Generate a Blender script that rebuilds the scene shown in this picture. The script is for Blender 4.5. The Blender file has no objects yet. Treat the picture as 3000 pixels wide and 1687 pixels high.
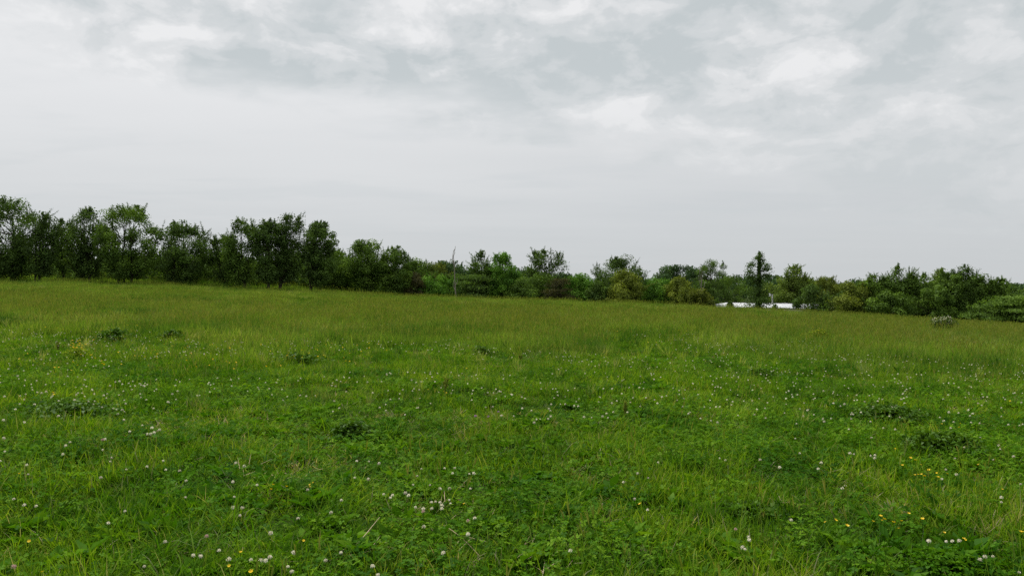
import bpy, math, random
import numpy as np
R = math.radians
rng = np.random.default_rng(7)
random.seed(7)
SC = bpy.context.scene

# ------------------------------------------------------------------ camera
CAM_H = 1.55
FPX = 2167.0            # focal length in photograph pixels (3000 wide)
cam = bpy.data.cameras.new("camera")
cam.lens = 26.0; cam.sensor_width = 36.0
cam.clip_start = 0.05; cam.clip_end = 8000
cam_o = bpy.data.objects.new("camera", cam)
SC.collection.objects.link(cam_o)
cam_o.location = (0, 0, CAM_H)
cam_o.rotation_euler = (R(90), 0, 0)
SC.camera = cam_o

# ------------------------------------------------------------------ sky
SUN_EL, SUN_AZ = R(58), R(-35)      # azimuth from +Y towards +X
world = bpy.data.worlds.new("World"); SC.world = world
world.use_nodes = True
nt = world.node_tree
nt.nodes.clear()

class NB:
    """small helper for writing node trees"""
    def __init__(s, tree): s.t = tree
    def n(s, kind, **kw):
        nd = s.t.nodes.new(kind)
        for k, v in kw.items(): setattr(nd, k, v)
        return nd
    def link(s, a, b): s.t.links.new(a, b)
    def put(s, sock, v):
        if hasattr(v, "is_linked") or isinstance(v, bpy.types.NodeSocket): s.t.links.new(v, sock)
        else: sock.default_value = v
    def math(s, op, a, b=0.0, c=0.0, clamp=False):
        nd = s.n("ShaderNodeMath", operation=op); nd.use_clamp = clamp
        s.put(nd.inputs[0], a); s.put(nd.inputs[1], b); s.put(nd.inputs[2], c)
        return nd.outputs[0]
    def smooth(s, v, lo, hi):
        nd = s.n("ShaderNodeMapRange", interpolation_type="SMOOTHSTEP")
        s.put(nd.inputs[0], v); nd.inputs[1].default_value = lo; nd.inputs[2].default_value = hi
        return nd.outputs[0]
    def xyz(s, x, y, z):
        nd = s.n("ShaderNodeCombineXYZ"); s.put(nd.inputs[0], x); s.put(nd.inputs[1], y); s.put(nd.inputs[2], z)
        return nd.outputs[0]
    def noise(s, vec, scale, detail=5, rough=0.55, dist=0.0):
        nd = s.n("ShaderNodeTexNoise"); s.put(nd.inputs["Vector"], vec)
        nd.inputs["Scale"].default_value = scale; nd.inputs["Detail"].default_value = detail
        nd.inputs["Roughness"].default_value = rough; nd.inputs["Distortion"].default_value = dist
        return nd.outputs["Fac"]
    def ramp(s, fac, stops, interp="LINEAR"):
        nd = s.n("ShaderNodeValToRGB"); s.put(nd.inputs[0], fac)
        cr = nd.color_ramp; cr.interpolation = interp
        while len(cr.elements) < len(stops): cr.elements.new(0.5)
        for e, (p, c) in zip(cr.elements, stops):
            e.position = p; e.color = (*c, 1)
        return nd.outputs[0]
    def mix(s, fac, a, b, blend="MIX"):
        nd = s.n("ShaderNodeMix", data_type="RGBA", blend_type=blend)
        s.put(nd.inputs[0], fac); s.put(nd.inputs[6], a); s.put(nd.inputs[7], b)
        return nd.outputs[2]

b = NB(nt)
tc = b.n("ShaderNodeTexCoord")
sep = b.n("ShaderNodeSeparateXYZ"); b.link(tc.outputs["Generated"], sep.inputs[0])
dx, dy, dz = sep.outputs
zc = b.math("ADD", b.math("MAXIMUM", dz, 0.0), 0.035)
px_ = b.math("DIVIDE", dx, zc); py_ = b.math("DIVIDE", dy, zc)          # point on a flat cloud deck
deck = b.xyz(px_, py_, 0.0)
wob = b.noise(deck, 0.9, 5, 0.55)
wob2 = b.noise(b.xyz(px_, b.math("MULTIPLY", py_, 1.6), 4.0), 0.33, 3, 0.5)
edge = b.math("SUBTRACT", b.math("ADD", b.math("MULTIPLY", px_, 0.85), 3.75), py_)
edge = b.math("ADD", edge, b.math("MULTIPLY", b.math("SUBTRACT", wob, 0.5), 4.2))
edge = b.math("ADD", edge, b.math("MULTIPLY", b.math("SUBTRACT", wob2, 0.5), 2.4))
mass = b.smooth(edge, -0.75, 0.75)
puff = b.noise(b.xyz(b.math("MULTIPLY", dx, 1.0), b.math("MULTIPLY", dy, 1.0), b.math("MULTIPLY", dz, 1.9)), 11.0, 9, 0.57, 0.25)
puff_big = b.noise(b.xyz(dx, b.math("ADD", dy, 9.1), b.math("MULTIPLY", dz, 1.9)), 3.4, 4, 0.5, 0.2)
puffv = b.math("ADD", b.math("MULTIPLY", puff, 0.72), b.math("MULTIPLY", puff_big, 0.30))
c_mass = b.ramp(puffv, [(0.40, (0.84, 0.843, 0.846)), (0.47, (0.725, 0.74, 0.747)), (0.53, (0.625, 0.655, 0.665)), (0.61, (0.535, 0.58, 0.592))], "EASE")
veil_w = b.noise(b.xyz(b.math("MULTIPLY", px_, 0.35), b.math("MULTIPLY", py_, 0.55), 3.0), 1.0, 4, 0.5)
wisp = b.noise(b.xyz(b.math("MULTIPLY", px_, 0.55), py_, 6.0), 1.25, 5, 0.5, 0.3)
elev = b.math("ADD", dz, b.math("MULTIPLY", b.math("SUBTRACT", veil_w, 0.5), 0.10))
elev = b.math("ADD", elev, b.math("MULTIPLY", dx, -0.05))
c_veil = b.ramp(elev, [(0.0, (0.575, 0.60, 0.618)), (0.08, (0.61, 0.632, 0.648)), (0.17, (0.705, 0.718, 0.727)), (0.26, (0.785, 0.792, 0.80)), (0.36, (0.84, 0.845, 0.85))])
c_veil = b.mix(b.math("MULTIPLY", b.smooth(wisp, 0.54, 0.72), 0.25), c_veil, (0.56, 0.60, 0.62, 1))
c_sky = b.mix(b.math("MULTIPLY", mass, b.math("ADD", b.math("MULTIPLY", b.smooth(dz, 0.08, 0.30), 0.62), 0.33)), c_veil, c_mass)
nish = b.n("ShaderNodeTexSky", sky_type="NISHITA"); nish.sun_disc = False
nish.sun_elevation = SUN_EL; nish.sun_rotation = SUN_AZ
bg1 = b.n("ShaderNodeBackground"); b.link(nish.outputs[0], bg1.inputs[0]); bg1.inputs[1].default_value = 0.05
bg2 = b.n("ShaderNodeBackground"); b.link(c_sky, bg2.inputs[0]); bg2.inputs[1].default_value = 0.377
mxs = b.n("ShaderNodeMixShader"); mxs.inputs[0].default_value = 0.97
b.link(bg1.outputs[0], mxs.inputs[1]); b.link(bg2.outputs[0], mxs.inputs[2])
wo = b.n("ShaderNodeOutputWorld"); b.link(mxs.outputs[0], wo.inputs[0])
try:
    world.cycles.sampling_method = "MANUAL"; world.cycles.sample_map_resolution = 512
except Exception: pass

sun = bpy.data.lights.new("sun", "SUN"); sun.energy = 1.5; sun.angle = R(18); sun.color = (1.0, 0.97, 0.92)
sun_o = bpy.data.objects.new("sun", sun); SC.collection.objects.link(sun_o)
sun_o.rotation_euler = (R(90) - SUN_EL, 0, -SUN_AZ + R(180))
sun_o.location = (0, 0, 60)

vs = SC.view_settings
vs.view_transform = "Standard"; vs.look = "None"; vs.exposure = 1.42; vs.gamma = 1.0; vs.use_curve_mapping = False
cy = SC.cycles
cy.use_denoising = False
cy.max_bounces = 6; cy.diffuse_bounces = 4; cy.glossy_bounces = 2; cy.transmission_bounces = 4
cy.caustics_reflective = False; cy.caustics_refractive = False
cy.use_adaptive_sampling = False

# ------------------------------------------------------------------ numeric helpers
_perm = np.random.default_rng(3).random((256, 256))
def vnoise(x, y):
    x = np.asarray(x, float); y = np.asarray(y, float)
    xi = np.floor(x).astype(int); yi = np.floor(y).astype(int)
    fx = x - xi; fy = y - yi
    fx = fx * fx * (3 - 2 * fx); fy = fy * fy * (3 - 2 * fy)
    g = lambda i, j: _perm[i % 256, j % 256]
    return (g(xi, yi) * (1 - fx) + g(xi + 1, yi) * fx) * (1 - fy) + (g(xi, yi + 1) * (1 - fx) + g(xi + 1, yi + 1) * fx) * fy
def fbm(x, y, s, oct=3):
    v = 0; a = 1; t = 0
    for o in range(oct):
        v = v + a * vnoise(x * s + 17.3 * o, y * s + 9.7 * o); t += a; a *= 0.5; s *= 2.1
    return v / t
def sstep(v, lo, hi):
    t = np.clip((np.asarray(v, float) - lo) / (hi - lo), 0, 1); return t * t * (3 - 2 * t)

YC = 60.0
_gp = np.array([4.5e-09, 4.06e-08, -1.57242e-05, -0.0003381704, -0.0277314083, 0.25])
G0 = float(np.polyval(_gp, 0))
def terrain(x, y):
    x = np.asarray(x, float); y = np.asarray(y, float)
    g = np.polyval(_gp, np.clip(x, -48, 56))
    w = np.clip(y / YC, -0.3, 1)
    z = G0 * w + (g - G0) * (0.75 + 0.25 * sstep(w, 0, 1))
    d = np.clip(y - YC, 0, None)
    dr = sstep(x, -34, 4)
    z = z - dr * 3.1 * (1 - np.exp(-(d / 28.0) ** 2)) + (1 - dr) * 0.026 * np.minimum(d, 75)
    z = z + 0.10 * (fbm(x, y, 0.16, 3) - 0.5) + 0.10 * (fbm(x + 3, y + 7, 0.8, 2) - 0.5) * sstep(60 - y, 0, 30)
    far = np.clip(np.hypot(x, y) - 420, 0, None)
    return z + far * 0.006
def tz(x, y): return float(terrain(np.array([x]), np.array([y]))[0])
def px_dist(px, D, dy=0):                 # world x of a photograph column at depth D
    return (px - 1500) * D / FPX
def ground_at(px, py, up=0.0):            # point on the field seen at a photograph pixel, `up` above the soil
    u = (px - 1500) / FPX; v = (843.5 - py) / FPX
    ys = np.concatenate([np.arange(2.2, 20, 0.02), np.arange(20, 75, 0.1)])
    f = (CAM_H + ys * v) - (terrain(ys * u, ys) + up)
    k = np.where(f <= 0)[0]
    k = k[0] if len(k) else len(ys) - 1
    y = ys[k]
    return u * y, y

# ------------------------------------------------------------------ mesh / object helpers
COL = SC.collection
def make_mesh(name, v, quads=None, tris=None, attrs=None, smooth=False, mats=None, matidx=None):
    me = bpy.data.meshes.new(name)
    v = np.asarray(v, np.float32)
    nq = 0 if quads is None else len(quads); nt_ = 0 if tris is None else len(tris)
    me.vertices.add(len(v)); me.vertices.foreach_set("co", v.ravel())
    li = []
    if nq: li.append(np.asarray(quads, np.int32).ravel())
    if nt_: li.append(np.asarray(tris, np.int32).ravel())
    li = np.concatenate(li) if li else np.zeros(0, np.int32)
    me.loops.add(len(li)); me.loops.foreach_set("vertex_index", li)
    tot = np.concatenate([np.full(nq, 4), np.full(nt_, 3)]).astype(np.int32)
    st = np.concatenate([[0], np.cumsum(tot)[:-1]]).astype(np.int32) if len(tot) else np.zeros(0, np.int32)
    me.polygons.add(len(tot)); me.polygons.foreach_set("loop_start", st); me.polygons.foreach_set("loop_total", tot)
    if smooth: me.polygons.foreach_set("use_smooth", np.ones(len(tot), bool))
    for m in (mats or []): me.materials.append(m)
    if matidx is not None: me.polygons.foreach_set("material_index", np.asarray(matidx, np.int32))
    for k, a in (attrs or {}).items():
        at = me.attributes.new(k, "FLOAT", "POINT"); at.data.foreach_set("value", np.asarray(a, np.float32))
    me.update(calc_edges=True)
    return me
def obj(name, me, parent=None, loc=None):
    o = bpy.data.objects.new(name, me); COL.objects.link(o)
    if parent: o.parent = parent
    if loc is not None: o.location = loc
    return o
def tag(o, label=None, cat=None, group=None, kind=None):
    if label: o["label"] = label
    if cat: o["category"] = cat
    if group: o["group"] = group
    if kind: o["kind"] = kind
    return o
def thing(name, label, cat, loc, rz=0, group=None):
    o = bpy.data.objects.new(name, None); COL.objects.link(o)
    o.location = loc; o.rotation_euler = (0, 0, rz); o.empty_display_size = 0.2
    return tag(o, label, cat, group)

class Geo:
    """collects vertices, quads, tris and one 'tone' value per vertex"""
    def __init__(s): s.v = []; s.q = []; s.t = []; s.a = []; s.n = 0
    def add(s, v, quads=None, tris=None, tone=0.5):
        v = np.asarray(v, float).reshape(-1, 3)
        if quads is not None and len(quads): s.q.append(np.asarray(quads, int) + s.n)
        if tris is not None and len(tris): s.t.append(np.asarray(tris, int) + s.n)
        s.v.append(v); s.a.append(np.broadcast_to(np.asarray(tone, float), (len(v),)).copy()); s.n += len(v)
    def mesh(s, name, mat, smooth=False):
        q = np.concatenate(s.q) if s.q else None; t = np.concatenate(s.t) if s.t else None
        return make_mesh(name, np.concatenate(s.v), q, t, {"tone": np.concatenate(s.a)}, smooth, [mat] if mat else None)

def tube(g, pts, rad, sides=5, tone=0.5):
    pts = np.asarray(pts, float); n = len(pts)
    rad = np.broadcast_to(np.asarray(rad, float), (n,))
    d = np.gradient(pts, axis=0); d /= np.linalg.norm(d, axis=1)[:, None] + 1e-9
    ref = np.where(np.abs(d[:, 2:3]) > 0.9, np.array([[1.0, 0, 0]]), np.array([[0, 0, 1.0]]))
    a = np.cross(d, ref); a /= np.linalg.norm(a, axis=1)[:, None] + 1e-9
    c = np.cross(d, a)
    an = np.arange(sides) / sides * 2 * np.pi
    ring = pts[:, None] + rad[:, None, None] * (np.cos(an)[None, :, None] * a[:, None] + np.sin(an)[None, :, None] * c[:, None])
    k = np.arange(sides); kk = (k + 1) % sides
    q = [np.stack([i * sides + k, i * sides + kk, (i + 1) * sides + kk, (i + 1) * sides + k], 1) for i in range(n - 1)]
    g.add(ring.reshape(-1, 3), np.concatenate(q), None, tone)

def unit(v): return v / (np.linalg.norm(v, axis=-1, keepdims=True) + 1e-9)
def rand_dirs(n, r=rng): return unit(r.normal(size=(n, 3)))

def leaves(g, pos, length, width, direc, tone, r=rng, fold=0.25, facing=None):
    """rhombic leaves: base at pos, running along direc"""
    n = len(pos); d = unit(direc)
    if facing is None: s = unit(np.cross(d, unit(r.normal(size=(n, 3)) * [0.7, 0.7, 0.7] + [0, 0, 1.2])))
    else:
        f = unit(unit(facing) + r.normal(size=(n, 3)) * 0.33 + [0, 0, 0.15])
        d = unit(d - f * (np.sum(d * f, 1, keepdims=True) * 0.8)); s = unit(np.cross(d, f))
    up = np.cross(s, d)
    L = np.asarray(length, float).reshape(-1, 1) * np.ones((n, 1)); W = np.asarray(width, float).reshape(-1, 1) * np.ones((n, 1))
    p0 = pos; p2 = pos + d * L - up * L * 0.15
    m = pos + d * L * 0.45
    p1 = m + s * W * 0.5 + up * W * fold; p3 = m - s * W * 0.5 + up * W * fold
    v = np.stack([p0, p1, p2, p3], 1).reshape(-1, 3)
    q = np.arange(4 * n).reshape(n, 4)
    g.add(v, q, None, np.repeat(np.broadcast_to(tone, (n,)), 4))

def blades(g, base, h, w, az, lean, curv, tone, r=rng, taper=(1, .92, .62, .06), ts=(0, .38, .72, 1)):
    n = len(base)
    h = np.broadcast_to(h, (n,)); w = np.broadcast_to(w, (n,)); az = np.broadcast_to(az, (n,))
    sa = az + np.pi / 2 + r.normal(size=n) * 0.5
    side = np.stack([np.cos(sa), np.sin(sa), np.zeros(n)], 1)
    hor = np.stack([np.cos(az), np.sin(az), np.zeros(n)], 1)
    pts = [np.array(base, float)]
    for i in range(1, len(ts)):
        tm = (ts[i] + ts[i - 1]) / 2; ds = (ts[i] - ts[i - 1]) * h
        th = lean + curv * tm
        pts.append(pts[-1] + hor * (np.sin(th) * ds)[:, None] + np.array([0, 0, 1.0]) * (np.cos(th) * ds)[:, None])
    vs_ = []
    for p, t in zip(pts, taper):
        vs_ += [p - side * (w * t / 2)[:, None], p + side * (w * t / 2)[:, None]]
    m = len(vs_)
    v = np.stack(vs_, 1).reshape(-1, 3)
    o = (np.arange(n) * m)[:, None]
    q = np.concatenate([o + np.array([[2 * i, 2 * i + 1, 2 * i + 3, 2 * i + 2]]) for i in range(len(ts) - 1)])
    g.add(v, q, None, np.repeat(np.broadcast_to(tone, (n,)), m))
    return pts[-1]

# ------------------------------------------------------------------ materials
def leaf_mat(name, stops, trans=0.35, rough=0.55, gloss=0.004, patch=0.0, patch_scale=0.25, rnd=0.15, tcol=(1.25, 1.25, 0.5)):
    m = bpy.data.materials.new(name); m.use_nodes = True
    t = m.node_tree; t.nodes.clear(); k = NB(t)
    at = k.n("ShaderNodeAttribute"); at.attribute_name = "tone"
    v = at.outputs["Fac"]
    oi = k.n("ShaderNodeObjectInfo")
    v = k.math("ADD", v, k.math("MULTIPLY", k.math("SUBTRACT", oi.outputs["Random"], 0.5), rnd))
    if patch:
        ge = k.n("ShaderNodeNewGeometry")
        nz = k.noise(ge.outputs["Position"], patch_scale, 4, 0.6)
        v = k.math("ADD", v, k.math("MULTIPLY", k.math("SUBTRACT", nz, 0.5), patch))
    col = k.ramp(v, stops)
    if patch:
        nz2 = k.noise(ge.outputs["Position"], patch_scale * 0.75, 4, 0.62, 0.4)
        nz3 = k.noise(ge.outputs["Position"], patch_scale * 0.22, 3, 0.55, 0.3)
        col = k.mix(k.smooth(nz2, 0.45, 0.60), col, k.mix(1.0, col, (0.47, 0.63, 0.55, 1), "MULTIPLY"))
        col = k.mix(k.smooth(nz3, 0.40, 0.62), col, k.mix(1.0, col, (0.80, 0.84, 0.9, 1), "MULTIPLY"))
    di = k.n("ShaderNodeBsdfDiffuse"); k.link(col, di.inputs[0])
    tr = k.n("ShaderNodeBsdfTranslucent"); k.link(k.mix(1.0, col, (*tcol, 1), "MULTIPLY"), tr.inputs[0])
    gl = k.n("ShaderNodeBsdfGlossy"); gl.inputs["Roughness"].default_value = rough; gl.inputs["Color"].default_value = (1, 1, 1, 1)
    m1 = k.n("ShaderNodeMixShader"); m1.inputs[0].default_value = trans
    k.link(di.outputs[0], m1.inputs[1]); k.link(tr.outputs[0], m1.inputs[2])
    m2 = k.n("ShaderNodeMixShader"); m2.inputs[0].default_value = gloss
    k.link(m1.outputs[0], m2.inputs[1]); k.link(gl.outputs[0], m2.inputs[2])
    o = k.n("ShaderNodeOutputMaterial"); k.link(m2.outputs[0], o.inputs[0])
    return m
def solid_mat(name, c1, c2, scale=8.0, rough=0.8, spec=0.2, stretch=(1, 1, 1), bump=0.0):
    m = bpy.data.materials.new(name); m.use_nodes = True
    t = m.node_tree; k = NB(t); p = t.nodes["Principled BSDF"]
    ob = k.n("ShaderNodeTexCoord"); mp = k.n("ShaderNodeMapping"); mp.inputs["Scale"].default_value = stretch
    k.link(ob.outputs["Object"], mp.inputs[0])
    nz = k.noise(mp.outputs[0], scale, 5, 0.6)
    k.link(k.ramp(nz, [(0.3, c1), (0.7, c2)]), p.inputs["Base Color"])
    p.inputs["Roughness"].default_value = rough; p.inputs["Specular IOR Level"].default_value = spec
    if bump:
        bp = k.n("ShaderNodeBump"); bp.inputs["Strength"].default_value = bump; k.link(nz, bp.inputs["Height"]); k.link(bp.outputs[0], p.inputs["Normal"])
    return m

# grass: dark green -> mid -> yellow green -> straw
M_GRASS = leaf_mat("grass_blades", [(0.0, (0.046, 0.122, 0.004)), (0.35, (0.110, 0.232, 0.007)), (0.65, (0.195, 0.325, 0.012)), (0.86, (0.285, 0.370, 0.030)), (0.96, (0.30, 0.29, 0.08)), (1.0, (0.42, 0.36, 0.20))], trans=0.42, patch=0.6, patch_scale=0.9, rnd=0.42)
M_TALL = leaf_mat("tall_grass_blades", [(0.0, (0.064, 0.145, 0.014)), (0.35, (0.138, 0.248, 0.024)), (0.65, (0.228, 0.335, 0.042)), (0.90, (0.305, 0.370, 0.074)), (1.0, (0.39, 0.39, 0.14))], trans=0.42, patch=0.6, patch_scale=0.42, rnd=0.5)
M_CLOVER = leaf_mat("clover_leaflets", [(0.0, (0.040, 0.118, 0.005)), (0.5, (0.094, 0.225, 0.008)), (1.0, (0.180, 0.320, 0.016))], trans=0.36, patch=0.4, patch_scale=0.7, gloss=0.004, rnd=.4)
M_WEED = leaf_mat("weed_leaves", [(0.0, (0.028, 0.078, 0.005)), (0.5, (0.058, 0.135, 0.007)), (1.0, (0.105, 0.205, 0.012))], trans=0.25, gloss=0.015)
M_YWEED = leaf_mat("yellow_green_weed", [(0.0, (0.09, 0.17, 0.015)), (0.6, (0.19, 0.28, 0.02)), (1.0, (0.32, 0.38, 0.03))], trans=0.3)
M_PETAL_W = leaf_mat("white_petals", [(0.0, (0.46, 0.38, 0.27)), (0.3, (0.68, 0.64, 0.53)), (0.55, (0.86, 0.81, 0.64)), (1.0, (0.90, 0.86, 0.70))], trans=0.25, rnd=0.7, tcol=(1, 1, .95))
M_PETAL_P = leaf_mat("pink_petals", [(0.0, (0.45, 0.28, 0.22)), (1.0, (0.72, 0.52, 0.48))], trans=0.25, rnd=0.1, tcol=(1, .9, .9))
M_PETAL_V = leaf_mat("purple_petals", [(0.0, (0.33, 0.17, 0.30)), (1.0, (0.55, 0.36, 0.50))], trans=0.25, rnd=0.1, tcol=(1, .9, 1))
M_PETAL_Y = leaf_mat("yellow_petals", [(0.0, (0.72, 0.42, 0.005)), (1.0, (0.85, 0.62, 0.012))], trans=0.2, rnd=0.1, gloss=0.03, tcol=(1, 1, .6))
M_STRAW = leaf_mat("dry_straw", [(0.0, (0.25, 0.18, 0.10)), (1.0, (0.58, 0.46, 0.30))], trans=0.1)
M_SEED = leaf_mat("seed_heads", [(0.0, (0.12, 0.165, 0.022)), (0.5, (0.18, 0.22, 0.032)), (1.0, (0.25, 0.25, 0.06))], trans=0.3)
M_BARK = solid_mat("bark", (0.025, 0.020, 0.015), (0.07, 0.058, 0.045), 6, 0.9, 0.1, (1, 1, .25), 0.4)
M_DEADWOOD = solid_mat("dead_wood", (0.16, 0.14, 0.11), (0.32, 0.285, 0.235), 5, 0.85, 0.1, (1, 1, .2), 0.3)
def tree_leaf(name, dark, mid, lite, **kw):
    return leaf_mat(name, [(0.0, dark), (0.5, mid), (1.0, lite)], trans=kw.get("trans", 0.28), gloss=0.006, rnd=0.12, tcol=(1.2, 1.25, 0.5))
ML = {
 "dark":  tree_leaf("leaves_dark", (0.043, 0.074, 0.019), (0.079, 0.138, 0.029), (0.148, 0.247, 0.044)),
 "mid":   tree_leaf("leaves_mid", (0.050, 0.092, 0.015), (0.099, 0.174, 0.029), (0.193, 0.310, 0.044)),
 "fresh": tree_leaf("leaves_fresh", (0.050, 0.118, 0.015), (0.103, 0.233, 0.029), (0.210, 0.397, 0.048)),
 "olive": tree_leaf("leaves_olive", (0.068, 0.100, 0.015), (0.148, 0.191, 0.030), (0.286, 0.341, 0.048)),
 "yellow": tree_leaf("leaves_yellow", (0.053, 0.075, 0.012), (0.110, 0.141, 0.019), (0.189, 0.220, 0.032)),
 "pale":  tree_leaf("leaves_pale", (0.086, 0.131, 0.029), (0.170, 0.247, 0.047), (0.312, 0.408, 0.080)),
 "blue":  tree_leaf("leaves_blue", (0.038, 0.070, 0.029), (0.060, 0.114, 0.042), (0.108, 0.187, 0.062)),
 "brown": tree_leaf("leaves_brown", (0.033, 0.035, 0.014), (0.061, 0.062, 0.024), (0.110, 0.105, 0.040)),
}

# ------------------------------------------------------------------ ground
def axis(lo, hi, step, far, grow=1.22):
    a = list(np.arange(lo, hi + 1e-6, step)); s = step
    while a[-1] < far: s *= grow; a.append(a[-1] + s)
    s = step
    while a[0] > -far: s *= grow; a.insert(0, a[0] - s)
    return np.array(a)
gx = axis(-60, 66, 0.4, 3200); gy = axis(-4, 130, 0.4, 3200)
X, Y = np.meshgrid(gx, gy)
V = np.stack([X.ravel(), Y.ravel(), terrain(X.ravel(), Y.ravel())], 1)
nx, ny = len(gx), len(gy)
I = (np.arange(ny - 1)[:, None] * nx + np.arange(nx - 1)[None, :]).ravel()
M_GROUND = bpy.data.materials.new("meadow_soil"); M_GROUND.use_nodes = True
k = NB(M_GROUND.node_tree); pg = M_GROUND.node_tree.nodes["Principled BSDF"]
ge = k.n("ShaderNodeNewGeometry")
n1 = k.noise(ge.outputs["Position"], 0.25, 5, 0.6); n2 = k.noise(ge.outputs["Position"], 14.0, 5, 0.7)
ca = k.ramp(n1, [(0.3, (0.025, 0.045, 0.010)), (0.5, (0.040, 0.062, 0.013)), (0.7, (0.065, 0.080, 0.020))])
cb = k.ramp(n2, [(0.35, (0.35, 0.34, 0.30)), (0.65, (1.15, 1.1, 1.0))])
k.link(k.mix(1.0, ca, cb, "MULTIPLY"), pg.inputs["Base Color"]); pg.inputs["Roughness"].default_value = 0.95; pg.inputs["Specular IOR Level"].default_value = 0.05
ground = obj("ground", make_mesh("ground", V, np.stack([I, I + 1, I + nx + 1, I + nx], 1), smooth=True, mats=[M_GROUND]))
tag(ground, "wide gently sloping green meadow ground", "ground", kind="structure")

# ------------------------------------------------------------------ scattered ground cover (uncountable): geometry-node instances
def scatter_nodes(name, coll):
    g = bpy.data.node_groups.new(name, "GeometryNodeTree")
    g.interface.new_socket("Geometry", in_out="INPUT", socket_type="NodeSocketGeometry")
    g.interface.new_socket("Geometry", in_out="OUTPUT", socket_type="NodeSocketGeometry")
    N = g.nodes.new; L = g.links.new
    gi = N("NodeGroupInput"); go = N("NodeGroupOutput")
    ci = N("GeometryNodeCollectionInfo"); ci.inputs["Collection"].default_value = coll
    ci.inputs["Separate Children"].default_value = True; ci.inputs["Reset Children"].default_value = True
    ip = N("GeometryNodeInstanceOnPoints"); ip.inputs["Pick Instance"].default_value = True
    def na(n, t):
        a = N("GeometryNodeInputNamedAttribute"); a.data_type = t; a.inputs["Name"].default_value = n
        return a.outputs["Attribute"]
    L(gi.outputs[0], ip.inputs["Points"]); L(ci.outputs[0], ip.inputs["Instance"])
    L(na("idx", "INT"), ip.inputs["Instance Index"])
    L(na("rot", "FLOAT_VECTOR"), ip.inputs["Rotation"]); L(na("scl", "FLOAT_VECTOR"), ip.inputs["Scale"])
    L(ip.outputs[0], go.inputs[0])
    return g
def scatter(name, label, cat, x, y, idx, scl, coll, tilt=0.12, zoff=0.0):
    n = len(x)
    me = bpy.data.meshes.new(name); me.vertices.add(n)
    co = np.stack([x, y, terrain(x, y) + zoff], 1).astype(np.float32)
    me.vertices.foreach_set("co", co.ravel())
    a = me.attributes.new("idx", "INT", "POINT"); a.data.foreach_set("value", np.asarray(idx, np.int32))
    rot = np.stack([rng.normal(size=n) * tilt, rng.normal(size=n) * tilt, rng.random(n) * 6.283], 1).astype(np.float32)
    a = me.attributes.new("rot", "FLOAT_VECTOR", "POINT"); a.data.foreach_set("vector", rot.ravel())
    scl = np.asarray(scl, np.float32)
    if scl.ndim == 1: scl = np.repeat(scl[:, None], 3, 1)
    a = me.attributes.new("scl", "FLOAT_VECTOR", "POINT"); a.data.foreach_set("vector", np.ascontiguousarray(scl).ravel())
    o = obj(name, me); tag(o, label, cat, kind="stuff")
    md = o.modifiers.new("scatter", "NODES"); md.node_group = scatter_nodes(name, coll)
    return o
def library(name, meshes):
    c = bpy.data.collections.new(name)
    for i, me in enumerate(meshes):
        c.objects.link(bpy.data.objects.new("%s_%02d" % (name, i), me))
    return c
def disc(n, r): 
    a = rng.random(n) * 6.283; q = np.sqrt(rng.random(n)) * r
    return np.stack([q * np.cos(a), q * np.sin(a), np.full(n, -0.01)], 1)
def tone_blades(n, straw=0.05, lo=0.15, hi=0.75):
    t = lo + (hi - lo) * rng.random(n)
    t[rng.random(n) < straw * 0.5] = 0.95
    return t

# short pasture tufts
short = []
for i in range(10):
    g = Geo(); n = 46
    blades(g, disc(n, 0.12), 0.035 + 0.085 * rng.random(n), 0.0050 + 0.0050 * rng.random(n), rng.random(n) * 6.283, 0.2 + 0.6 * rng.random(n), 0.3 + 1.5 * rng.random(n), tone_blades(n, 0.06, .1, .8))
    n = 2
    blades(g, disc(n, 0.12), 0.12 + 0.08 * rng.random(n), 0.003 + 0.003 * rng.random(n), rng.random(n) * 6.283, 0.1 + 0.4 * rng.random(n), 0.2 + 1.2 * rng.random(n), tone_blades(n, 0.12, .4, .85))
    short.append(g.mesh("short_grass", M_GRASS))
C_SHORT = library("short_grass", short)
# longer arching tufts
arch = []
for i in range(6):
    g = Geo(); n = 34
    blades(g, disc(n, 0.09), 0.17 + 0.17 * rng.random(n), 0.0055 + 0.0045 * rng.random(n), rng.random(n) * 6.283, 0.1 + 0.35 * rng.random(n), 0.5 + 1.5 * rng.random(n), tone_blades(n, 0.06, .2, .8), ts=(0, .3, .6, 1))
    arch.append(g.mesh("arching_grass", M_GRASS))
C_ARCH = library("arching_grass", arch)
# clover leaf clumps
def trifoliate(g, c, r, nrm_tilt, tone):
    az0 = rng.random() * 6.283
    tx, ty = rng.normal(size=2) * nrm_tilt
    for j in range(3):
        a = az0 + j * 2.094
        ang = np.array([0, -0.75, -0.55, 0.0, 0.55, 0.75])
        rad = np.array([0.02, .62, 1.0, .93, 1.0, .62]) * r
        p = np.stack([np.cos(a + ang * 0.95) * rad, np.sin(a + ang * 0.95) * rad, np.zeros(6)], 1)
        p[:, 2] = p[:, 0] * tx + p[:, 1] * ty - (np.abs(ang) > 0) * 0.0 + r * 0.18 * np.abs(ang)
        g.add(c + p, [[0, 1, 2, 3], [0, 3, 4, 5]], None, tone)
clover = []
for i in range(6):
    g = Geo()
    for c in disc(26, 0.12):
        h = 0.035 + 0.075 * rng.random()
        tt = rng.random()
        trifoliate(g, c + [0, 0, h], 0.010 + 0.008 * rng.random(), 0.35, tt)
        blades(g, c[None], np.array([h]), np.array([0.0016]), rng.random(1) * 6.283, 0.05, 0.05, 0.4)
    clover.append(g.mesh("clover_leaves", M_CLOVER))
C_CLOVER = library("clover_leaves", clover)
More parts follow.
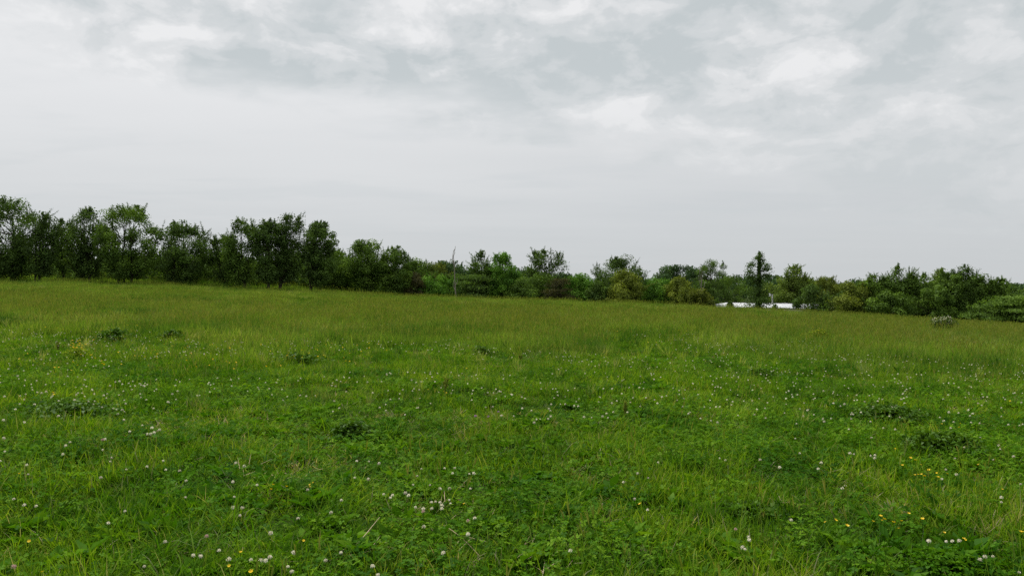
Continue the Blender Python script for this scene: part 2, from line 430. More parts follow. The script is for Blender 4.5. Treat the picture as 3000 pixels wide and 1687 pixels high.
# broad-leaved rosettes (plantain, dandelion)
broad = []
for i in range(6):
    g = Geo()
    for q_ in range(3):
        c = disc(1, .10)[0]; n = rng.integers(6, 11)
        a = np.arange(n) / n * 6.283 + rng.random(n) * .5
        d = np.stack([np.cos(a), np.sin(a), .35 + .6 * rng.random(n)], 1)
        ln = .05 + .06 * rng.random(n)
        leaves(g, np.repeat(c[None] + [0, 0, .02], n, 0), ln, ln * (.28 + .2 * rng.random(n)), d, .2 + .7 * rng.random(n))
    broad.append(g.mesh("broad_leaves", M_CLOVER))
C_BROAD = library("broad_leaves", broad)
# seeded stems
def seed_head(g, tips, ln, w, tone):
    for s in range(2):
        blades(g, tips - [0, 0, 0.004], ln, w, rng.random(len(tips)) * 6.283, 0.15, 0.3, tone, taper=(.25, 1, .8, .1))
stems = []
for i in range(6):
    g = Geo(); n = 7; bs = disc(n, 0.16)
    tip = blades(g, bs, 0.28 + 0.22 * rng.random(n), 0.0022, rng.random(n) * 6.283, 0.04 + 0.12 * rng.random(n), 0.1 + 0.3 * rng.random(n), 0.25 + 0.45 * rng.random(n), taper=(1, .9, .8, .6))
    g2 = Geo(); seed_head(g2, tip, 0.05 + 0.05 * rng.random(n), 0.007, rng.random(n))
    me1 = g.mesh("a", M_TALL)
    v = np.concatenate(g.v + g2.v); q = np.concatenate(g.q + [a_ + g.n for a_ in g2.q])
    mi = np.concatenate([np.zeros(sum(len(a_) for a_ in g.q)), np.ones(sum(len(a_) for a_ in g2.q))])
    stems.append(make_mesh("seed_stems", v, q, None, {"tone": np.concatenate(g.a + g2.a)}, False, [M_TALL, M_SEED], mi))
C_STEM = library("seed_stems", stems)
# tall meadow tufts (mid and far field)
def tall_set(nv, n, rad, h0, h1, w0, w1, heads):
    out = []
    for i in range(nv):
        g = Geo()
        tip = blades(g, disc(n, rad), h0 + (h1 - h0) * rng.random(n) ** 1.5, w0 + (w1 - w0) * rng.random(n), rng.random(n) * 6.283, 0.03 + 0.22 * rng.random(n), 0.1 + 0.8 * rng.random(n), tone_blades(n, 0.04, .15, .8))
        st = disc(heads, rad)
        g2 = Geo()
        tip = blades(g, st, h1 * (0.95 + 0.35 * rng.random(heads)), w0 * 0.6, rng.random(heads) * 6.283, 0.03 + 0.1 * rng.random(heads), 0.1 + 0.3 * rng.random(heads), 0.5 + 0.3 * rng.random(heads), taper=(1, .9, .8, .6))
        seed_head(g2, tip, 0.05 + 0.06 * rng.random(heads), w0 * 1.1, rng.random(heads))
        v = np.concatenate(g.v + g2.v); q = np.concatenate(g.q + [a_ + g.n for a_ in g2.q])
        mi = np.concatenate([np.zeros(sum(len(a_) for a_ in g.q)), np.ones(sum(len(a_) for a_ in g2.q))])
        out.append(make_mesh("tall_grass", v, q, None, {"tone": np.concatenate(g.a + g2.a)}, False, [M_TALL, M_SEED], mi))
    return out
C_MID = library("mid_grass", tall_set(8, 60, 0.20, 0.14, 0.34, 0.006, 0.011, 3))
C_FAR = library("far_grass", tall_set(10, 48, 0.22, 0.16, 0.44, 0.011, 0.020, 2))

def wedge(dens, y0, y1, margin=2.5, k=0.70):
    """random points over the field between two depths, a little wider than the view"""
    area_w = 2 * (k * y1 + margin)
    n = int(dens * (y1 - y0) * area_w)
    x = (rng.random(n) - 0.5) * area_w; y = y0 + (y1 - y0) * rng.random(n)
    m = np.abs(x) < k * y + margin
    return x[m], y[m]
def lush(x, y): return fbm(x, y, 0.45, 3)         # patches of clover
def tallness(x, y):                              # how long the grass has grown
    return np.clip(sstep(y, 8, 30) * 0.85 + (fbm(x + 50, y * 0.6, 0.22, 3) - 0.5) * 1.3, 0, 1)

def cat_xy(*ps): return np.concatenate([p[0] for p in ps]), np.concatenate([p[1] for p in ps])
x, y = cat_xy(wedge(190, 1.6, 8), wedge(110, 8, 15), wedge(45, 15, 30))
keep = rng.random(len(x)) < 1.0 - 0.45 * sstep(lush(x, y), .5, .68)
x, y = x[keep], y[keep]
s = (0.75 + 0.5 * rng.random(len(x))) * (1 + 0.5 * tallness(x, y))
sc3 = np.stack([s, s, s * (0.45 + 1.15 * sstep(fbm(x + 5, y, 1.1, 3), .3, .7) + 0.3 * tallness(x, y))], 1)
scatter("short_grass", "short green pasture grass covering the near field", "grass", x, y, rng.integers(0, 10, len(x)), sc3, C_SHORT)

x, y = cat_xy(wedge(70, 1.6, 9), wedge(40, 9, 20))
keep = rng.random(len(x)) < 0.30 + 0.70 * sstep(lush(x, y), .44, .60)
x, y = x[keep], y[keep]
scatter("clover_leaves", "low three-leaved clover foliage among the near grass", "clover", x, y, rng.integers(0, 6, len(x)), 0.8 + 0.6 * rng.random(len(x)), C_CLOVER, 0.1)

x, y = cat_xy(wedge(16, 1.6, 9), wedge(8, 9, 18))
keep = rng.random(len(x)) < 0.15 + 0.85 * sstep(fbm(x + 77, y + 13, 0.8, 3), .46, .66)
x, y = x[keep], y[keep]
scatter("broad_leaves", "broad-leaved rosettes of plantain and dandelion among the near grass", "weeds", x, y, rng.integers(0, 6, len(x)), .8 + .7 * rng.random(len(x)), C_BROAD, .15, .02)

x, y = cat_xy(wedge(9, 1.6, 9), wedge(12, 9, 22))
pr = 0.05 + 0.95 * sstep(fbm(x + 9, y + 31, 0.5, 3) + 0.25 * sstep(-x, 0.3, 1.6) * sstep(6.5 - y, 0, 2), .55, .72)
keep = rng.random(len(x)) < pr
x, y = x[keep], y[keep]
scatter("arching_grass", "longer arching grass blades in loose tufts across the near field", "grass", x, y, rng.integers(0, 6, len(x)), 0.7 + 0.5 * rng.random(len(x)), C_ARCH)

x, y = cat_xy(wedge(1.2, 1.6, 10), wedge(4, 10, 24))
keep = rng.random(len(x)) < 0.25 + 0.75 * sstep(fbm(x + 90, y + 3, 0.3, 3), .45, .62)
x, y = x[keep], y[keep]
scatter("seed_stems", "thin seeded grass stems standing above the pasture", "grass", x, y, rng.integers(0, 6, len(x)), 0.7 + 0.5 * rng.random(len(x)), C_STEM)

x, y = cat_xy(wedge(30, 8, 16), wedge(46, 16, 38))
keep = rng.random(len(x)) < sstep(tallness(x, y), .25, .6) * (1 - sstep(y, 26, 38))
x, y = x[keep], y[keep]
s = 0.7 + 0.5 * rng.random(len(x))
scatter("mid_grass", "taller meadow grass of the middle field with seed heads", "grass", x, y, rng.integers(0, 8, len(x)), s * (0.5 + 0.4 * tallness(x, y) + .6 * sstep(fbm(x, y, 0.7, 3), .42, .60)), C_MID)

x, y = cat_xy(wedge(40, 18, 45, 4), wedge(24, 45, 74, 6))
keep = rng.random(len(x)) < sstep(y + 10 * (fbm(x, y, .2, 2) - .5), 19, 33)
x, y = x[keep], y[keep]
s = (0.5 + 0.5 * rng.random(len(x))) * (0.55 + 0.75 * sstep(fbm(x, y, 0.45, 3), .42, .60)) * (.7 + .3 * sstep(y, 20, 34))
hole = [(px_dist(2752, 29.5), 29.5, .7), ground_at(2400, 968, .45) + (.5,)]
keep = np.ones(len(x), bool)
for hx, hy, hr in hole: keep &= (np.hypot(x - hx, y - hy) > hr) | (hr < .2)
x, y, s = x[keep], y[keep], s[keep]
s = np.where((np.abs(x - hole[0][0] * y / 29.5) < .7) & (y < 29.5) & (y > 22), s * .7, s)
scatter("far_grass", "olive seeded grass of the far field up to the trees", "grass", x, y, rng.integers(0, 10, len(x)), s, C_FAR)
# single pale or dark tufts that stand out of the sward
def accents(nv, t0, t1, n, rad, h0, h1, w0, w1):
    out = []
    for i in range(nv):
        g = Geo()
        blades(g, disc(n, rad), h0 + (h1 - h0) * rng.random(n), w0 + (w1 - w0) * rng.random(n), rng.random(n) * 6.283, 0.02 + 0.3 * rng.random(n), 0.1 + 0.9 * rng.random(n), t0 + (t1 - t0) * rng.random(n))
        out.append(g.mesh("accent_grass", M_TALL))
    return out
C_ACC = library("tuft_grass", accents(5, .75, .98, 22, .09, .28, .52, .008, .014) + accents(5, -.35, -.05, 34, .14, .20, .48, .008, .015))
x, y = cat_xy(wedge(2.2, 7, 20, 2), wedge(5.5, 20, 74, 4))
idx = np.where(fbm(x + 21, y + 5, .2, 3) + .25 * (rng.random(len(x)) - .5) > .5, rng.integers(0, 5, len(x)), rng.integers(5, 10, len(x)))
scatter("tuft_grass", "pale and dark grass tufts standing out of the field", "grass", x, y, idx, (.6 + .6 * rng.random(len(x))) * (.55 + .45 * sstep(y, 8, 26)), C_ACC)
C_ACC2 = library("lime_grass", [Geo() for _ in []] or [(lambda g: (blades(g, disc(16, .05), .04 + .09 * rng.random(16), .006 + .005 * rng.random(16), rng.random(16) * 6.283, .15 + .6 * rng.random(16), .4 + 1.4 * rng.random(16), (.95 if i < 5 else -.2) + .12 * rng.random(16)), g.mesh("lime_grass", M_GRASS))[1])(Geo()) for i in range(9)])
x, y = cat_xy(wedge(26, 1.6, 9), wedge(12, 9, 18))
scatter("lime_grass", "bright and dark little blade tufts in the near turf", "grass", x, y, rng.integers(0, 9, len(x)), .7 + .7 * rng.random(len(x)), C_ACC2)
# dead blades lying in the turf
th = []
for i in range(5):
    g = Geo(); n = 9
    blades(g, disc(n, .15) + [0, 0, .05], .05 + .10 * rng.random(n), .0022 + .0018 * rng.random(n), rng.random(n) * 6.283, 1.1 + .5 * rng.random(n), .3 * rng.random(n), rng.random(n))
    th.append(g.mesh("dry_thatch", M_STRAW))
x, y = cat_xy(wedge(5, 1.6, 9), wedge(2.5, 9, 16))
keep = rng.random(len(x)) < .15 + .85 * sstep(fbm(x + 61, y + 44, .7, 3), .48, .66)
x, y = x[keep], y[keep]
scatter("dry_thatch", "dead straw-coloured blades lying in the near turf", "grass", x, y, rng.integers(0, 5, len(x)), .7 + .6 * rng.random(len(x)), library("dry_thatch", th), .1)
# grass of the clearing beyond the left end of the tree row
n = 9000
x = -75 + 60 * rng.random(n); y = 74 + 60 * rng.random(n)
scatter("clearing_grass", "bright grass of the clearing seen between the tree trunks", "grass", x, y, rng.integers(0, 8, n), 1.2 + 0.8 * rng.random(n), C_FAR)

# ------------------------------------------------------------------ trees
def bent(p0, p1, n, wob, r):
    t = np.linspace(0, 1, n)[:, None]
    p = p0 + (p1 - p0) * t
    nz = r.normal(size=(n, 3)) * wob; nz[0] = 0; nz[-1] *= 0.3
    return p + np.cumsum(nz, 0) * 0.5

def tree(name, label, cat, cx, top, x0, x1, D, leaf="mid", style="dense", nl=5200, nclump=46, bottom=0.12, trunks=None, group="trees along the field edge", lsize=0.19, widest=0.5, clump=None, depth=0.85, shoots=26, lean=0.0, seed=None):
    r = np.random.default_rng(seed if seed is not None else int(cx * 7 + top))
    x = px_dist(cx, D); z0 = tz(x, D)
    H = CAM_H + D * (843.5 - top) / FPX - z0
    wl = (cx - x0) * D / FPX * 1.17; wr = (x1 - cx) * D / FPX * 1.17
    root = thing(name, label, cat, (x, D, z0 - 0.05), 0, group)
    gt, gb, gl = Geo(), Geo(), Geo()
    hb = H * bottom
    trunks = trunks or [0.0]
    tops = []
    for tx in trunks:
        bx = px_dist(1500 + tx, D)
        tp = np.array([bx * 0.5 + r.normal() * 0.25 + lean, r.normal() * 0.3, H * (0.80 + 0.12 * r.random())])
        p = bent(np.array([bx, r.normal() * 0.15, 0.0]), tp, 9, 0.13 * H / 10, r)
        rad = np.linspace(0.017 * H + 0.03, 0.015, 9) * (1.0 if len(trunks) == 1 else 0.72)
        rad[0] *= 1.35
        tube(gt, p, rad, 7, 0.5); tops.append(p)
    rc = (clump or 0.085 * H + 0.15) * (0.85 if style != "feathery" else 0.72)
    # clump centres in the crown envelope
    cs = []
    tries = 0
    nlead = {"feathery": 3, "dense": 1, "layered": 1}.get(style, 1)
    if nclump < 30: nlead = max(1, nlead - 1)
    lead = [(0.0, 1.0, 0.62 if nlead > 1 else 1.0)]
    for i in range(nlead - 1):
        sd = (-1, 1)[i % 2] if i < 2 else (-1, 1)[int(r.random() < .5)]
        lead.append((sd * r.uniform(.42, .66), r.uniform(.74, .96), r.uniform(.44, .60)))
    nclump = int(nclump * 1.5)
    while len(cs) < nclump and tries < 9000:
        tries += 1
        lx, lt, lw = lead[int(r.random() * len(lead))]
        t = r.random()
        wd_ = min(.8, widest + (.12 if style != "layered" else 0.0))
        prof = (1 - abs((t - wd_) / (1 - wd_ if t > wd_ else wd_)) ** 2.6) ** .6
        prof = max(prof, 0.28) * (.72 + .5 * float(vnoise(t * 3.5 + cx, (1 if r.random() < .5 else -1) + cx * .37)))
        a = r.random() * 6.283; q = math.sqrt(r.random()) ** 0.85
        if q < 0.4 and r.random() < 0.4: continue
        half = wl if lx + math.cos(a) * q * lw < 0 else wr
        spread_ = 0.55 + 0.45 * min(1.0, t * 1.6)
        c = np.array([(lx * spread_ + math.cos(a) * q * lw * prof) * max(half - rc * .2, .1),
                      (math.sin(a) * q * prof * lw + .35 * lx * math.sin(lx * 40 + cx)) * 0.5 * (wl + wr) * depth * 1.2,
                      hb + (H * lt - hb - rc * 0.45) * t])
        c[0] += lean * t
        if all(np.linalg.norm((c - o_) * [1, 1, 1.2]) > rc * (0.62 if tries < 5000 else 0.42) for o_ in cs): cs.append(c)
    cs = np.array(cs)
    # one clump at the very tip
    tips = [[lx * (wl if lx < 0 else wr) * (.85 + .2 * r.random()) + r.normal() * .1 + lean, r.normal() * .3, H * lt - rc * 1.25] for lx, lt, lw in lead]
    cs = np.concatenate([cs, tips])
    per = max(8, int(nl * 2.3) // len(cs))
    for c in cs:
        tr_ = tops[np.argmin([abs(tp[-1, 0] - c[0]) for tp in tops])]
        k_ = int(np.clip((c[2] / H - 0.10 - 0.25 * r.random()) * 9, 1, 7))
        p0 = tr_[k_]
        mid = (p0 + c) / 2 + np.array([0, 0, -0.08 * np.linalg.norm(c - p0)]) + r.normal(size=3) * 0.12
        rb = 0.012 + 0.009 * np.linalg.norm(c - p0)
        tube(gb, [p0, mid, c], [rb, rb * 0.6, 0.008], 4)
        for _ in range(3):
            e = c + rand_dirs(1, r)[0] * rc * [1, 1, .7]
            tube(gb, [mid * .3 + c * .7, e], [rb * 0.4, 0.005], 3)
        n = int(per * (0.6 + 0.8 * r.random()) * (1.0 if c[2] < H * .55 else .85) * (.95 if style == "feathery" else 1.15))
        rr = rc * (0.7 + 0.6 * r.random())
        if style == "layered":
            off = np.clip(r.normal(size=(n, 3)), -1.9, 1.9) * [rr * 1.0, rr * 1.0, rr * 0.14]
        elif style == "feathery":
            off = np.clip(r.normal(size=(n, 3)), -1.7, 1.7) * rr * [.55, .55, .5]
        else:
            off = rand_dirs(n, r) * (rr * (r.random(n) ** 0.4))[:, None] * [1, 1, .78]
        pos = c + off
        keep = pos[:, 2] > 0.15
        pos = pos[keep]; off = off[keep]; n = len(pos)
        d = unit(off) * 0.8 + r.normal(size=(n, 3)) * 0.7 + [0, 0, -0.05]
        if style == "layered": d[:, 2] *= 0.25
        ct = 0.15 + 0.7 * r.random()
        tone = np.clip(ct + r.normal(size=n) * 0.16, 0, 1)
        sz = lsize * (0.6 + 0.8 * r.random(n))
        leaves(gl, pos, sz, sz * 0.55, d, tone, r, facing=off + [0, 0, .12])
    # leafy shoots that fray the outline
    tip_n = 7 if style == "feathery" else 3 if style == "dense" else 0
    tip_c = [np.array(t_) for t_ in tips for _ in range(tip_n)]
    top_i = np.argsort(-(cs[:, 2] + 0.8 * np.abs(cs[:, 0])))
    for s_ in range(int(shoots * 1.3) + len(tip_c)):
        c = tip_c[s_] if s_ < len(tip_c) else cs[top_i[int(r.random() ** 1.6 * len(cs))]]
        out = np.array([c[0] * 0.35, c[1] * 0.2, 0.0]); 
        d = unit(out * 0.35 + r.normal(size=3) * 0.35 + [0, 0, 0.9 if style != "layered" else 0.1])
        ln = (0.55 + (1.1 if style == "feathery" else .8) * r.random()) * (rc * .9 + .42)
        st = c + d * rc * 0.4
        en = st + d * ln
        if st[2] > H * 1.0: continue
        lim = H * (.92 + .12 * r.random())
        if en[2] > lim: en = st + (en - st) * max(0.3, (lim - st[2]) / max(en[2] - st[2], .05))
        tube(gb, [st, en], [0.022, 0.010], 3)
        n = 44
        t = r.random(n)[:, None]
        pos = st + (en - st) * t + r.normal(size=(n, 3)) * .04
        sz = lsize * (1.05 - 0.5 * t[:, 0])
        leaves(gl, pos, sz, sz * 0.42, d * 0.7 + r.normal(size=(n, 3)) * 0.7, np.clip(0.45 + r.normal(size=n) * .15, 0, 1), r)
    obj("trunk", gt.mesh("trunk", M_BARK, True), root)
    tag(obj("branches", gb.mesh("branches", M_BARK), root), kind="stuff")
    obj("crown", gl.mesh("crown", ML[leaf]), root)
    return root

T = tree
G1 = "trees along the field edge"
# tall row at the near end of the field edge
T("oak_tree", "broad dense dark-green tree cut by the picture edge at the row's tall end", "tree", 30, 582, -75, 106, 74, "dark", "dense", 8200, 60, .10, [8], clump=1.0, shoots=40)
T("walnut_tree", "sparse feathery tree with forked trunk next to the dense dark end tree", "tree", 128, 627, 95, 172, 73, "dark", "feathery", 3000, 38, .16, [-26, -14], shoots=34)
T("locust_tree", "thin see-through tree with wispy top between two taller ones", "tree", 186, 637, 160, 214, 78, "dark", "feathery", 2300, 30, .15, [0], shoots=22)
T("walnut_tree", "feathery spreading tree with dark twin stems before the rounded green one", "tree", 255, 610, 200, 305, 75, "dark", "feathery", 4600, 54, .12, [-12, 10], shoots=44)
T("maple_tree", "large rounded green tree on several slim trunks in the tall row", "tree", 372, 602, 300, 455, 74, "mid", "dense", 7200, 70, .10, [-28, -12, 8], clump=.85, shoots=44)
T("walnut_tree", "tree with three ragged spires after the gap in the tall row", "tree", 530, 648, 458, 612, 76, "dark", "dense", 5600, 54, .08, [-18, 4], widest=.42, clump=.85, shoots=50)
T("locust_tree", "low ragged tree with drooping twigs in a dip of the row", "tree", 655, 690, 612, 690, 77, "dark", "feathery", 2600, 32, .10, [6], widest=.42, shoots=26)
T("walnut_tree", "upright feathery tree just before the paired tall trees", "tree", 706, 640, 662, 752, 75, "mid", "feathery", 4200, 46, .12, [10], shoots=36)
T("elm_tree", "dark dense-headed tree on a bare straight trunk in the tall row", "tree", 786, 645, 748, 832, 75, "dark", "dense", 4800, 48, .16, [2], widest=.5, shoots=30)
T("locust_tree", "tallest wispy tree with curved slim trunk over the row's middle", "tree", 846, 627, 812, 888, 76, "dark", "feathery", 3400, 46, .18, [-26], shoots=38)
T("elm_tree", "two-lobed tree on thin trunk where the tall row ends", "tree", 932, 650, 888, 982, 77, "dark", "dense", 5600, 54, .18, [-24], clump=.8, shoots=34)
# lower trees in the middle
T("maple_tree", "bushy low tree filling in after the two-lobed tree", "tree", 985, 737, 935, 1040, 86, "mid", "dense", 4200, 36, .04, widest=.4, clump=1.0)
T("maple_tree", "round-topped green tree on a V-shaped trunk", "tree", 1075, 702, 1026, 1128, 84, "mid", "dense", 6200, 52, .16, [-10, 8], clump=.85, shoots=34)
T("walnut_tree", "slimmer tree with a pointed tip next to the V-trunked one", "tree", 1158, 722, 1120, 1196, 84, "mid", "dense", 4200, 42, .12, [-18], shoots=26)
T("maple_tree", "low dense tree sloping down towards the bare dead trunk", "tree", 1212, 758, 1175, 1262, 90, "mid", "dense", 4000, 36, .06, clump=.9, widest=.6)
T("vine_thicket", "brownish dark vine-covered thicket in the hollow of the tree line", "thicket", 1228, 800, 1180, 1290, 86, "brown", "dense", 3600, 36, .02, widest=.35, clump=.8, shoots=8)
T("maple_tree", "soft green tree behind the bright shrub beside the dead trunk", "tree", 1268, 768, 1235, 1312, 97, "olive", "dense", 3200, 34, .06, clump=.9)
T("leafy_shrub", "bright green leafy shrub just before the bare dead trunk", "shrub", 1272, 802, 1228, 1332, 85, "fresh", "dense", 4200, 34, .02, widest=.4, clump=.8, group="shrubs along the field edge", shoots=16)
T("oak_tree", "dark round-headed tree standing farther off behind the dead trunk", "tree", 1316, 763, 1270, 1352, 150, "blue", "dense", 3600, 38, .15, lsize=.38, clump=1.5, shoots=10)
T("cedar_tree", "dark tree with flat layered boughs directly after the dead trunk", "tree", 1382, 792, 1338, 1430, 86, "dark", "layered", 3800, 44, .02, widest=.36, clump=.85, shoots=12)
T("maple_tree", "tree with light speckled crown and gaps rising over the layered one", "tree", 1408, 735, 1372, 1444, 88, "mid", "feathery", 3200, 38, .28, [10, 24], shoots=26)
T("maple_tree", "full fresh-green crown on slim trunks in the middle of the line", "tree", 1474, 740, 1428, 1514, 88, "fresh", "dense", 5600, 48, .14, [-30, -14], clump=.8, shoots=30)
T("oak_tree", "distant dark crown peeping between the full green tree and the airy one", "tree", 1545, 784, 1505, 1585, 165, "blue", "dense", 2600, 30, .10, lsize=.4, clump=1.6, shoots=8)
T("poplar_tree", "airy grey-green tree with see-through crown above the middle shrubs", "tree", 1594, 728, 1548, 1648, 92, "dark", "feathery", 2900, 40, .38, shoots=38, widest=.42)
T("leafy_shrub", "broad green shrub below the airy grey-green tree", "shrub", 1590, 800, 1525, 1665, 90, "mid", "dense", 5200, 42, .02, widest=.42, clump=.95, group="shrubs along the field edge", shoots=16)
T("leafy_shrub", "light green shrub between full green tree and airy tree", "shrub", 1530, 818, 1490, 1572, 86, "mid", "dense", 3200, 30, .02, widest=.42, clump=.75, group="shrubs along the field edge", shoots=12)
T("cedar_tree", "small dark cone-shaped evergreen among the middle shrubs", "tree", 1640, 812, 1612, 1668, 86, "brown", "layered", 2200, 34, .02, widest=.3, clump=.6, shoots=6)
T("leafy_shrub", "bright green rounded shrub after the small dark evergreen", "shrub", 1700, 802, 1650, 1748, 90, "fresh", "dense", 4200, 36, .02, widest=.45, clump=.85, group="shrubs along the field edge", shoots=14)
T("leafy_shrub", "dark low shrub in the shade between rounded shrub and big crown", "shrub", 1758, 822, 1725, 1800, 88, "dark", "dense", 2800, 28, .02, widest=.42, clump=.75, group="shrubs along the field edge", shoots=10)
T("oak_tree", "big dark spreading crown behind a yellow-green rounded tree", "tree", 1822, 750, 1742, 1884, 92, "dark", "dense", 6200, 56, .15, widest=.5, clump=.95, shoots=46)
T("willow_tree", "rounded yellow-green tree in front of the big dark crown", "tree", 1836, 790, 1785, 1882, 86, "olive", "dense", 5200, 42, .02, widest=.45, clump=.85, shoots=18)
T("leafy_shrub", "leaf-green shrub with black shade under it beside the olive one", "shrub", 1920, 812, 1872, 1968, 90, "fresh", "dense", 4600, 38, .10, widest=.55, clump=.8, group="shrubs along the field edge", shoots=14)
T("oak_tree", "distant dark oak with cloud-shaped clumps and sky between them", "tree", 1985, 775, 1922, 2066, 160, "blue", "dense", 4600, 40, .35, lsize=.38, clump=1.6, shoots=8)
T("willow_tree", "olive rounded bush under the distant cloud-shaped oak", "shrub", 1986, 810, 1946, 2024, 88, "olive", "dense", 4200, 36, .02, widest=.45, clump=.75, group="shrubs along the field edge", shoots=14)
T("leafy_shrub", "small dark-centred yellowish shrub next to the brightest yellow one", "shrub", 2020, 838, 1990, 2048, 84, "olive", "dense", 2400, 26, .02, widest=.4, clump=.6, group="shrubs along the field edge", shoots=10)
T("forsythia_shrub", "brightest yellow-green shrub at the end before the white roof", "shrub", 2054, 845, 2022, 2084, 82, "yellow", "dense", 2800, 26, .02, widest=.4, clump=.65, group="shrubs along the field edge", shoots=12)
T("locust_tree", "ivy-thick tree with dark lopsided top near the roof's hipped end", "tree", 2088, 763, 2046, 2150, 130, "dark", "dense", 5600, 50, .10, [-6], widest=.55, clump=.8, shoots=26)
T("maple_tree", "green rounded tree behind the hipped end of the white roof", "tree", 2132, 806, 2070, 2188, 134, "mid", "dense", 5200, 42, .04, widest=.45, clump=1.05, shoots=18)
T("maple_tree", "wide pale-green tree behind the roof with a stout forked trunk", "tree", 2330, 812, 2248, 2410, 150, "pale", "dense", 6800, 60, .10, [0], lsize=.32, clump=1.4, widest=.5, shoots=24)
T("maple_tree", "thin round-topped crown showing sky above the wide pale-green tree", "tree", 2327, 778, 2284, 2372, 146, "pale", "feathery", 1700, 34, .62, lsize=.32, widest=.45, clump=1.05, shoots=22)
T("leafy_tree", "dark green tree covering the far end of the white roof", "tree", 2378, 834, 2340, 2425, 90, "dark", "dense", 3600, 34, .12, widest=.5, clump=.75, shoots=16)
T("leafy_tree", "mid-green tree with a frayed tip after the roof end", "tree", 2424, 806, 2388, 2464, 96, "olive", "dense", 3800, 36, .04, widest=.45, clump=.8, shoots=22)
T("oak_tree", "small olive-brown tree standing close to the field past the roof", "tree", 2496, 824, 2455, 2536, 80, "olive", "dense", 3800, 34, .08, widest=.5, clump=.7, shoots=14)
T("walnut_tree", "leaning feathery tree at the start of the lower row", "tree", 2562, 802, 2532, 2600, 80, "mid", "feathery", 3000, 34, .05, widest=.45, shoots=24)
T("walnut_tree", "highest feathery double-tipped tree of the lower row", "tree", 2632, 774, 2584, 2684, 80, "mid", "feathery", 4400, 46, .06, widest=.45, shoots=40)
T("walnut_tree", "open-crowned tree with twiggy sides after the double-tipped one", "tree", 2702, 799, 2664, 2742, 80, "mid", "feathery", 3200, 36, .05, widest=.45, shoots=26)
T("locust_tree", "thin wispy tree poking up before the full crowns of the lower row", "tree", 2752, 790, 2732, 2775, 82, "pale", "feathery", 1100, 20, .35, shoots=18)
T("maple_tree", "full domed green crown in the lower row", "tree", 2788, 788, 2748, 2824, 79, "mid", "dense", 4600, 42, .05, widest=.5, clump=.75, shoots=24)
T("walnut_tree", "spiky-topped tree joined to the domed green crown", "tree", 2828, 783, 2798, 2872, 79, "dark", "feathery", 4200, 42, .05, shoots=30, widest=.5)
T("walnut_tree", "sloping-shouldered tree near the end of the lower row", "tree", 2880, 808, 2850, 2916, 79, "mid", "feathery", 3000, 34, .05, shoots=22, widest=.45)
T("locust_tree", "little star-tipped tree standing alone at the lower row's end", "tree", 2934, 811, 2902, 2966, 79, "mid", "feathery", 2200, 28, .05, shoots=20, widest=.4)
T("leafy_shrub", "light green shrub at the foot of the double-tipped tree", "shrub", 2606, 852, 2560, 2660, 76, "mid", "dense", 3600, 32, .02, widest=.4, clump=.65, group="shrubs along the field edge", shoots=12)
T("dogwood_shrub", "full green shrub with dark hollow in the middle of the lower row", "shrub", 2735, 836, 2682, 2790, 76, "mid", "dense", 4200, 38, .03, widest=.5, clump=.6, group="shrubs along the field edge", shoots=10)
T("dogwood_tree", "green tiered tree with flat boughs at the picture edge", "tree", 2985, 858, 2905, 3070, 68, "mid", "layered", 5200, 34, .02, widest=.45, clump=.8, shoots=26)
T("dogwood_shrub", "smaller tiered shrub leaning from the flat-boughed edge tree onto the field", "shrub", 2892, 882, 2840, 2945, 70, "mid", "layered", 2600, 24, .02, widest=.35, clump=.6, group="shrubs along the field edge", shoots=8)

T("sapling", "small dark sapling notching the roof near its hipped end", "shrub", 2138, 884, 2124, 2154, 98, "dark", "dense", 500, 12, .02, widest=.4, clump=.35, group="shrubs along the field edge", shoots=4)
T("sapling", "low leafy sapling in front of the roof beside the ivy-clad spire", "shrub", 2276, 890, 2256, 2298, 98, "mid", "dense", 600, 14, .02, widest=.4, clump=.35, group="shrubs along the field edge", shoots=4)
